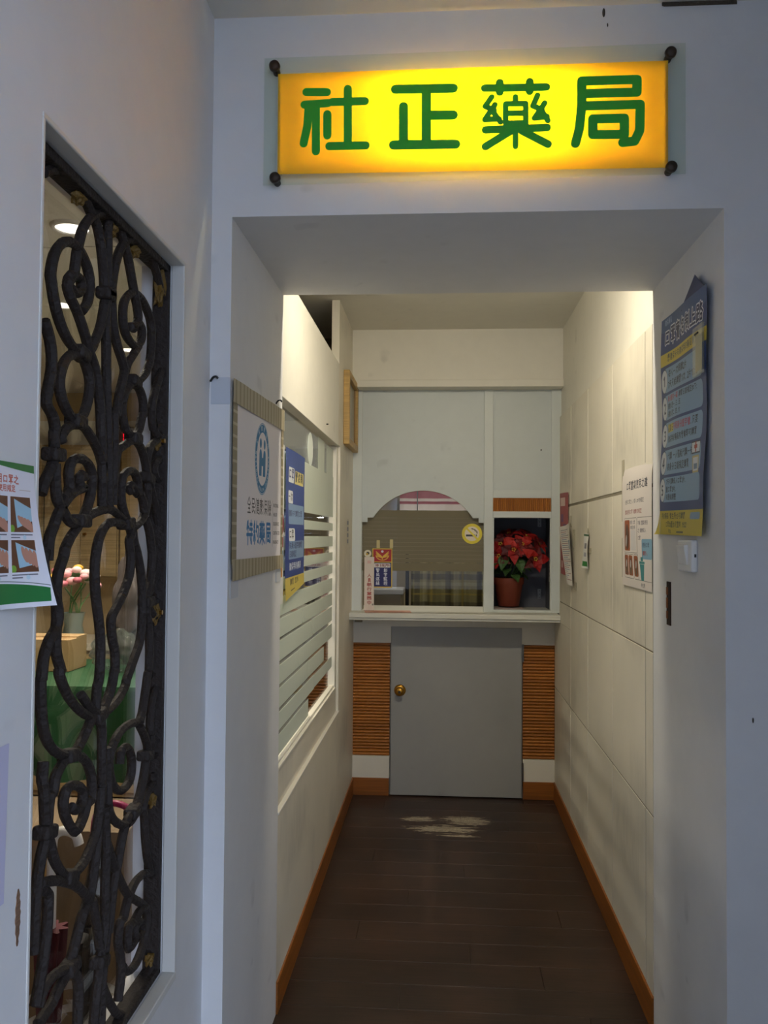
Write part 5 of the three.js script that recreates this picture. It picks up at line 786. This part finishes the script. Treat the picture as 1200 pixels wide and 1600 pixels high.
{ // stickers on the service glass
  const Z = -4.8945;
  const tex = canvasTex(256, 512, (c) => {
    c.fillStyle = '#d9b83c'; c.fillRect(0, 0, 256, 512); c.fillStyle = '#a51f1f'; c.fillRect(12, 12, 232, 160); c.strokeStyle = c.fillStyle = '#e0b440'; c.lineWidth = 11; c.lineCap = 'round';
    c.beginPath(); c.arc(128, 66, 88, 0.35, Math.PI - 0.35); c.stroke(); for (const s of [-1, 1]) { for (let k = 0; k < 4; k++) { c.beginPath(); c.moveTo(128 + s * 8, 120 - k * 5); c.lineTo(128 + s * (70 + k * 3), 104 - k * 20); c.stroke(); } } c.beginPath(); c.moveTo(112, 110); c.lineTo(128, 150); c.lineTo(144, 110); c.fill(); c.fillStyle = '#d8d8dc'; c.beginPath(); c.arc(128, 40, 16, 0, 7); c.fill();
    c.fillStyle = '#1b1c5c'; c.fillRect(12, 186, 232, 314); c.fillStyle = '#e2dcd8'; rrect(c, 24, 196, 208, 54, 8); c.fill(); write(c, '本院所', 34, 204, 40, '#7a1f24', 0.12, 1.6); write(c, '警民連線', 46, 262, 52, '#d6d8e2', 0.12, 1, true); write(c, '影音監控', 146, 262, 52, '#d6d8e2', 0.12, 1, true);
  });
  single('police_sticker', sheet([-0.397, 1.205, Z + 0.0006], [-0.282, 1.205, Z + 0.0006], [-0.397, 1.43, Z + 0.0006], [-0.282, 1.43, Z + 0.0006], () => 0, 2, 2), paperMat(tex, 0.35), 'red and navy sticker with a gold bird emblem on the service window', 'sticker');
  const ns = canvasTex(256, 256, (c) => { c.fillStyle = '#e3cf2c'; c.beginPath(); c.arc(128, 128, 128, 0, 7); c.fill(); c.fillStyle = '#e9dcc4'; c.beginPath(); c.arc(128, 128, 92, 0, 7); c.fill(); c.fillStyle = '#1f1a18'; c.fillRect(52, 138, 112, 24); c.strokeStyle = '#1f1a18'; c.lineWidth = 6; for (const r of [0, 14]) { c.beginPath(); c.moveTo(116 + r, 58); c.bezierCurveTo(130 + r, 80, 158 + r, 60, 160 + r, 88); c.bezierCurveTo(176 + r, 92, 186 + r, 100, 190, 128); c.stroke(); } c.strokeRect(178, 140, 8, 18); c.strokeStyle = '#e3cf2c'; c.lineWidth = 22; c.beginPath(); c.moveTo(62, 62); c.lineTo(194, 194); c.stroke(); });
  const disc = (x, y, r, z) => { const g = new THREE.CircleGeometry(r, 40).toNonIndexed(); g.translate(x, y, z); return g; };
  single('no_smoking_sticker', disc(0.174, 1.518, 0.058, Z + 0.0006), paperMat(ns, 0.35), 'round yellow no smoking sticker on the service window', 'sticker');
  single('round_badge_sticker', disc(-0.424, 1.40, 0.021, Z + 0.0008), paperMat(canvasTex(96, 96, (c) => { c.fillStyle = '#e6dfc8'; c.fillRect(0, 0, 96, 96); c.fillStyle = '#3a3226'; c.beginPath(); c.arc(50, 44, 20, 0, 7); c.fill(); c.fillStyle = '#c7a03a'; c.beginPath(); c.arc(40, 56, 14, 0, 7); c.fill(); })), 'small round cream badge left of the police sticker', 'sticker');
  const nm = canvasTex(96, 640, (c) => { c.fillStyle = '#e0d3c6'; c.fillRect(0, 0, 96, 640); write(c, '藥', 26, 40, 46, '#d9a6a0', 0.08, 1, true); write(c, '人員執行業務中', 26, 200, 50, '#a0342c', 0.1, 1, true); c.fillStyle = '#8a8577'; c.fillRect(76, 560, 16, 20); });
  const t = thing('name_strip', 'narrow upright white card with red characters at the left of the counter', 'card', [-0.408, 1.075, -4.87]);
  part(t, 'card', (() => { const g = new THREE.BoxGeometry(0.056, 0.305, 0.004); g.translate(-0.412, 1.2285, -4.868); return g.toNonIndexed(); })(), paperMat(nm, 0.4)); part(t, 'foot', box(-0.44, -0.384, 1.0755, 1.0785, -4.885, -4.848, 0.001), phys(0xf2e2dc, { transmission: 0.5, roughness: 0.1, thickness: 0 }));
  for (const [x, h] of [[-0.366, 0.045], [-0.290, 0.05]]) single('tape_scrap', box(x - 0.007, x + 0.012, 1.432, 1.432 + h, Z - 0.0002, Z + 0.0004), mat(0xcfc08a, { roughness: 0.6 }), x < -0.33 ? 'left scrap of old tape above the police sticker' : 'right scrap of old tape above the police sticker', 'tape', 'tape scraps');
  single('pink_notice', (() => { const g = new THREE.PlaneGeometry(0.26, 0.15); g.rotateX(-Math.PI / 2); g.rotateY(0.12); g.translate(-0.30, 1.0762, -4.80); return g.toNonIndexed(); })(), paperMat(canvasTex(256, 160, (c) => { c.fillStyle = '#d9a793'; c.fillRect(0, 0, 256, 160); c.fillStyle = '#c47f70'; for (let i = 0; i < 6; i++) c.fillRect(20, 20 + i * 22, 200, 7); })), 'salmon pink sheet lying on the left of the counter', 'paper');
}
{ // picture frame on the left pillar
  const t = thing('picture_frame', 'gilt wooden picture frame on the left pillar near the beam', 'picture frame', [-0.5, 1.96, -4.6]);
  const fm = mat(0xdcb66c, { roughness: 0.45, map: rep(woodMap, 3, 3) }), z0 = -4.36, z1 = -4.83, y0 = 1.975, y1 = 2.362, w = 0.036, x0 = -0.51, x1 = -0.478;
  for (const g of [box(x0, x1, y0, y1, z0 - w, z0, 0.004), box(x0, x1, y0, y1, z1, z1 + w, 0.004), box(x0, x1, y1 - w, y1, z1 + w, z0 - w, 0.004), box(x0, x1, y0, y0 + w, z1 + w, z0 - w, 0.004)]) part(t, 'frame_bar', g, fm);
  for (const g of [box(x0, -0.492, y0 + w, y1 - w, z0 - w - 0.012, z0 - w), box(x0, -0.492, y0 + w, y1 - w, z1 + w, z1 + w + 0.012)]) part(t, 'inner_lip', g, mat(0x8c6a32, { roughness: 0.5 }));
  part(t, 'picture', box(x0, -0.498, y0 + w, y1 - w, z1 + w, z0 - w), mat(0x9a9684, { roughness: 0.3, map: paintMap }));
}
{ // small marks and a text label on the left pillar
  single('wall_label', sheet([-0.509, 1.452, -4.56], [-0.509, 1.452, -4.66], [-0.509, 1.592, -4.56], [-0.509, 1.592, -4.66], () => 0, 2, 2), paperMat(canvasTex(96, 160, (c) => { c.fillStyle = '#d8d2c2'; c.fillRect(0, 0, 96, 160); for (let i = 0; i < 4; i++) { c.fillStyle = '#8f94a0'; c.fillRect(16, 12 + i * 38, 60, 24); } })), 'small pale label with four grey lines on the left pillar', 'label');
  single('wall_nail', cyl(-0.506, 1.993, -3.72, 0.003, 0.01, 'x', 8), M.black, 'small dark nail in the cream board above the frosted window', 'nail');
  single('wall_plug', cyl(0.56, 1.995, -4.857, 0.004, 0.008, 'z', 8), M.black, 'dark screw hole in the grey board above the plant niche', 'screw');
  const lint = (x, y, s, lb) => single('wall_chip', (() => { const g = new THREE.IcosahedronGeometry(s, 1); g.scale(0.5, 1.6, 0.35); g.translate(x, y, -2.009); return g; })(), mat(0x4e4840, { roughness: 1 }), lb, 'paint chip', 'chips in the front wall');
  lint(0.376, 2.742, 0.007, 'dark chip above the sign near the ceiling'); lint(0.385, 2.712, 0.003, 'tiny chip just above the sign'); lint(0.712, 1.086, 0.004, 'dark chip in the front wall right of the jamb');
}

// ───────────────────────── poinsettia in the niche ─────────────────────────
{
  const t = thing('poinsettia', 'red poinsettia in a terracotta pot in the niche', 'potted plant', [0.395, 1.09, -5.05]);
  const pot = new THREE.LatheGeometry([[0, 0], [0.060, 0], [0.082, 0.125], [0.088, 0.128], [0.09, 0.165], [0.083, 0.165], [0.078, 0.13], [0, 0.125]].map((p) => new THREE.Vector2(...p)), 32).toNonIndexed(); pot.translate(0.395, 1.098, -5.05);
  part(t, 'pot', pot, mat(0x74301a, { roughness: 0.65 })); part(t, 'soil', cyl(0.395, 1.242, -5.05, 0.078, 0.01, 'y', 24), mat(0x2a1d14, { roughness: 1 }));
  // one pointed leaf, folded along its midrib and arched
  const leaf = (() => { const pos = [], idx = [], n = 7; for (let i = 0; i <= n; i++) { const s = i / n, w = 0.34 * Math.sin(Math.PI * Math.pow(s, 0.8)) * (1 - 0.25 * s) + 0.01, y = 0.10 * Math.sin(s * 2.6) - 0.16 * s * s; for (const k of [-1, -0.5, 0, 0.5, 1]) pos.push(k * w, y + Math.abs(k) * w * 0.28 + 0.02 * Math.sin(s * 18 + k), s); } for (let i = 0; i < n; i++) for (let k = 0; k < 4; k++) { const a = i * 5 + k; idx.push(a, a + 1, a + 6, a, a + 6, a + 5); } const g = new THREE.BufferGeometry(); g.setAttribute('position', new THREE.Float32BufferAttribute(pos, 3)); g.setIndex(idx); const q = g.toNonIndexed(); q.computeVertexNormals(); q.setAttribute('uv', new THREE.Float32BufferAttribute(new Float32Array(q.attributes.position.count * 2), 2)); return q; })();
  const reds = [0xa21415, 0x6c0c10, 0xb8241c, 0x560911].map((c) => phys(c, { roughness: 0.6, transmission: 0.06, thickness: 0 })), greens = [0x2f4d22, 0x3c5c2a].map((c) => mat(c, { roughness: 0.55 })), yel = mat(0xc9b23a, { roughness: 0.6 });
  const O = [0.395, 1.09, -5.05], put = (name, m, p, dir, len, roll) => { const o = piece(t, name, leaf, m, [p[0] - O[0], p[1] - O[1], p[2] - O[2]], null, [len, len, len]); o.up.set(0, 1, 0); const q = new THREE.Quaternion().setFromUnitVectors(V(0, 0, 1), V(...dir).normalize()); o.quaternion.copy(q).multiply(new THREE.Quaternion().setFromAxisAngle(V(0, 0, 1), roll)); return o; };
  const heads = [[0.535, 1.375, -4.94, 0.35, 0.1, 0.9], [0.415, 1.425, -4.945, -0.05, 0.35, 0.9], [0.465, 1.455, -4.97, 0.1, 0.6, 0.75], [0.345, 1.455, -5.0, -0.3, 0.6, 0.7], [0.50, 1.50, -5.05, 0.3, 0.8, 0.4], [0.40, 1.515, -5.08, -0.1, 0.9, 0.3], [0.56, 1.46, -5.04, 0.6, 0.6, 0.4], [0.335, 1.39, -4.97, -0.4, 0.1, 0.8]];
  heads.forEach(([x, y, z, nx, ny, nz], h) => {
    const N = V(nx, ny, nz).normalize(), A = V(0, 1, 0).cross(N).normalize(), B = N.clone().cross(A);
    part(t, 'stem', tube([[0.395 + (x - 0.395) * 0.15, 1.245, -5.05], [0.395 + (x - 0.395) * 0.5, 1.33, -5.05 + (z + 5.05) * 0.4], [x - N.x * 0.02, y - N.y * 0.02, z - N.z * 0.02], [x, y, z]], 0.0035, 6, 12), greens[0]);
    for (let k = 0; k < 9; k++) { const a = k * Math.PI * 2 / 5 + (k >= 5 ? 0.6 : 0) + h, tilt = k < 5 ? 0.15 : 0.55, d = A.clone().multiplyScalar(Math.cos(a)).addScaledVector(B, Math.sin(a)).addScaledVector(N, tilt); const o = put('bract', reds[(k + h) % 4], [x, y, z], [d.x, d.y, d.z], (k < 5 ? 0.090 : 0.060) * rr(0.85, 1.1), 0);
      const yAx = V(0, 1, 0).applyQuaternion(o.quaternion), f = d.clone().normalize(), want = N.clone().addScaledVector(f, -N.dot(f)).normalize(), cur = yAx.addScaledVector(f, -yAx.dot(f)).normalize(); o.quaternion.premultiply(new THREE.Quaternion().setFromUnitVectors(cur, want)); }
    for (let k = 0; k < 5; k++) { const g = new THREE.IcosahedronGeometry(0.004, 1); const p = V(x, y, z).addScaledVector(N, 0.012).addScaledVector(A, 0.009 * Math.cos(k * 1.26)).addScaledVector(B, 0.009 * Math.sin(k * 1.26)); g.translate(p.x, p.y, p.z); part(t, 'flower_bud', g, yel); }
  });
  for (let k = 0; k < 14; k++) { const a = k * 2.4, r = 0.05; put('leaf', greens[k % 2], [0.40 + r * Math.cos(a), 1.33 + 0.05 * Math.sin(k), -5.03 + r * 0.6 * Math.sin(a)], [Math.cos(a), -0.35, Math.sin(a) * 0.8 + 0.2], 0.09, 0); }
  put('leaf', greens[1], [0.37, 1.40, -4.965], [-0.25, -0.8, 0.35], 0.10, 0); put('leaf', greens[1], [0.44, 1.38, -4.965], [0.2, -0.8, 0.4], 0.095, 0);
  const s = thing('leaflet_stack', 'pile of printed leaflets under the terracotta pot', 'leaflets', [0.38, 1.075, -5.0]);
  for (let i = 0; i < 5; i++) { const g = box(-0.09, 0.085, 0, 0.0028, -0.11, 0.10); g.rotateY(rr(-0.06, 0.06)); g.translate(0.385, 1.0752 + i * 0.0029, -5.01); part(s, 'leaflet', g, mat([0xc79a94, 0xa86a70, 0xcdbdb4, 0x8f5a66, 0xd7c9c0][i], { roughness: 0.6 })); }
  single('niche_card', sheet([0.632, 1.24, -5.08], [0.632, 1.24, -5.03], [0.632, 1.38, -5.08], [0.632, 1.38, -5.03], () => 0, 2, 2), paperMat(canvasTex(64, 256, (c) => { c.fillStyle = '#c9c6c0'; c.fillRect(0, 0, 64, 256); for (let i = 0; i < 4; i++) { c.fillStyle = '#5a4a4a'; c.beginPath(); c.arc(32, 50 + i * 48, 12, 0, 7); c.fill(); } })), 'narrow pale card on the inner side of the plant niche', 'card');
}
{ // bare wood and old paper on the side wall near the viewer
  const pts = []; for (let i = 0; i <= 16; i++) { const y = 0.952 + 0.075 * i / 16; pts.push([-1.111 - 0.0075 * Math.sin(Math.PI * (i + 1.5) / 20) - 0.0012 * Math.sin(i * 2.3), y]); } for (let i = 16; i >= 0; i--) { const y = 0.952 + 0.075 * i / 16; pts.push([-1.111 + 0.0055 * Math.sin(Math.PI * (i + 0.6) / 17.5) + 0.001 * Math.sin(i * 1.9), y]); }
  single('bare_wood_chip', prismX(pts, -0.5601, -0.5592), mat(0x9c7a62, { roughness: 0.9, map: rep(woodMap, 8, 8) }), 'long chip of bare brown wood in the side wall near the lower left', 'paint chip');
  single('lilac_sheet', sheet([-0.5585, 1.03, -0.86], [-0.5585, 1.025, -1.072], [-0.5585, 1.23, -0.86], [-0.5585, 1.228, -1.078], () => 0, 2, 2), mat(0xc6c4dc, { roughness: 0.6 }), 'plain pale lilac sheet on the side wall at the left edge', 'paper');
}

renderer.render(scene, camera);
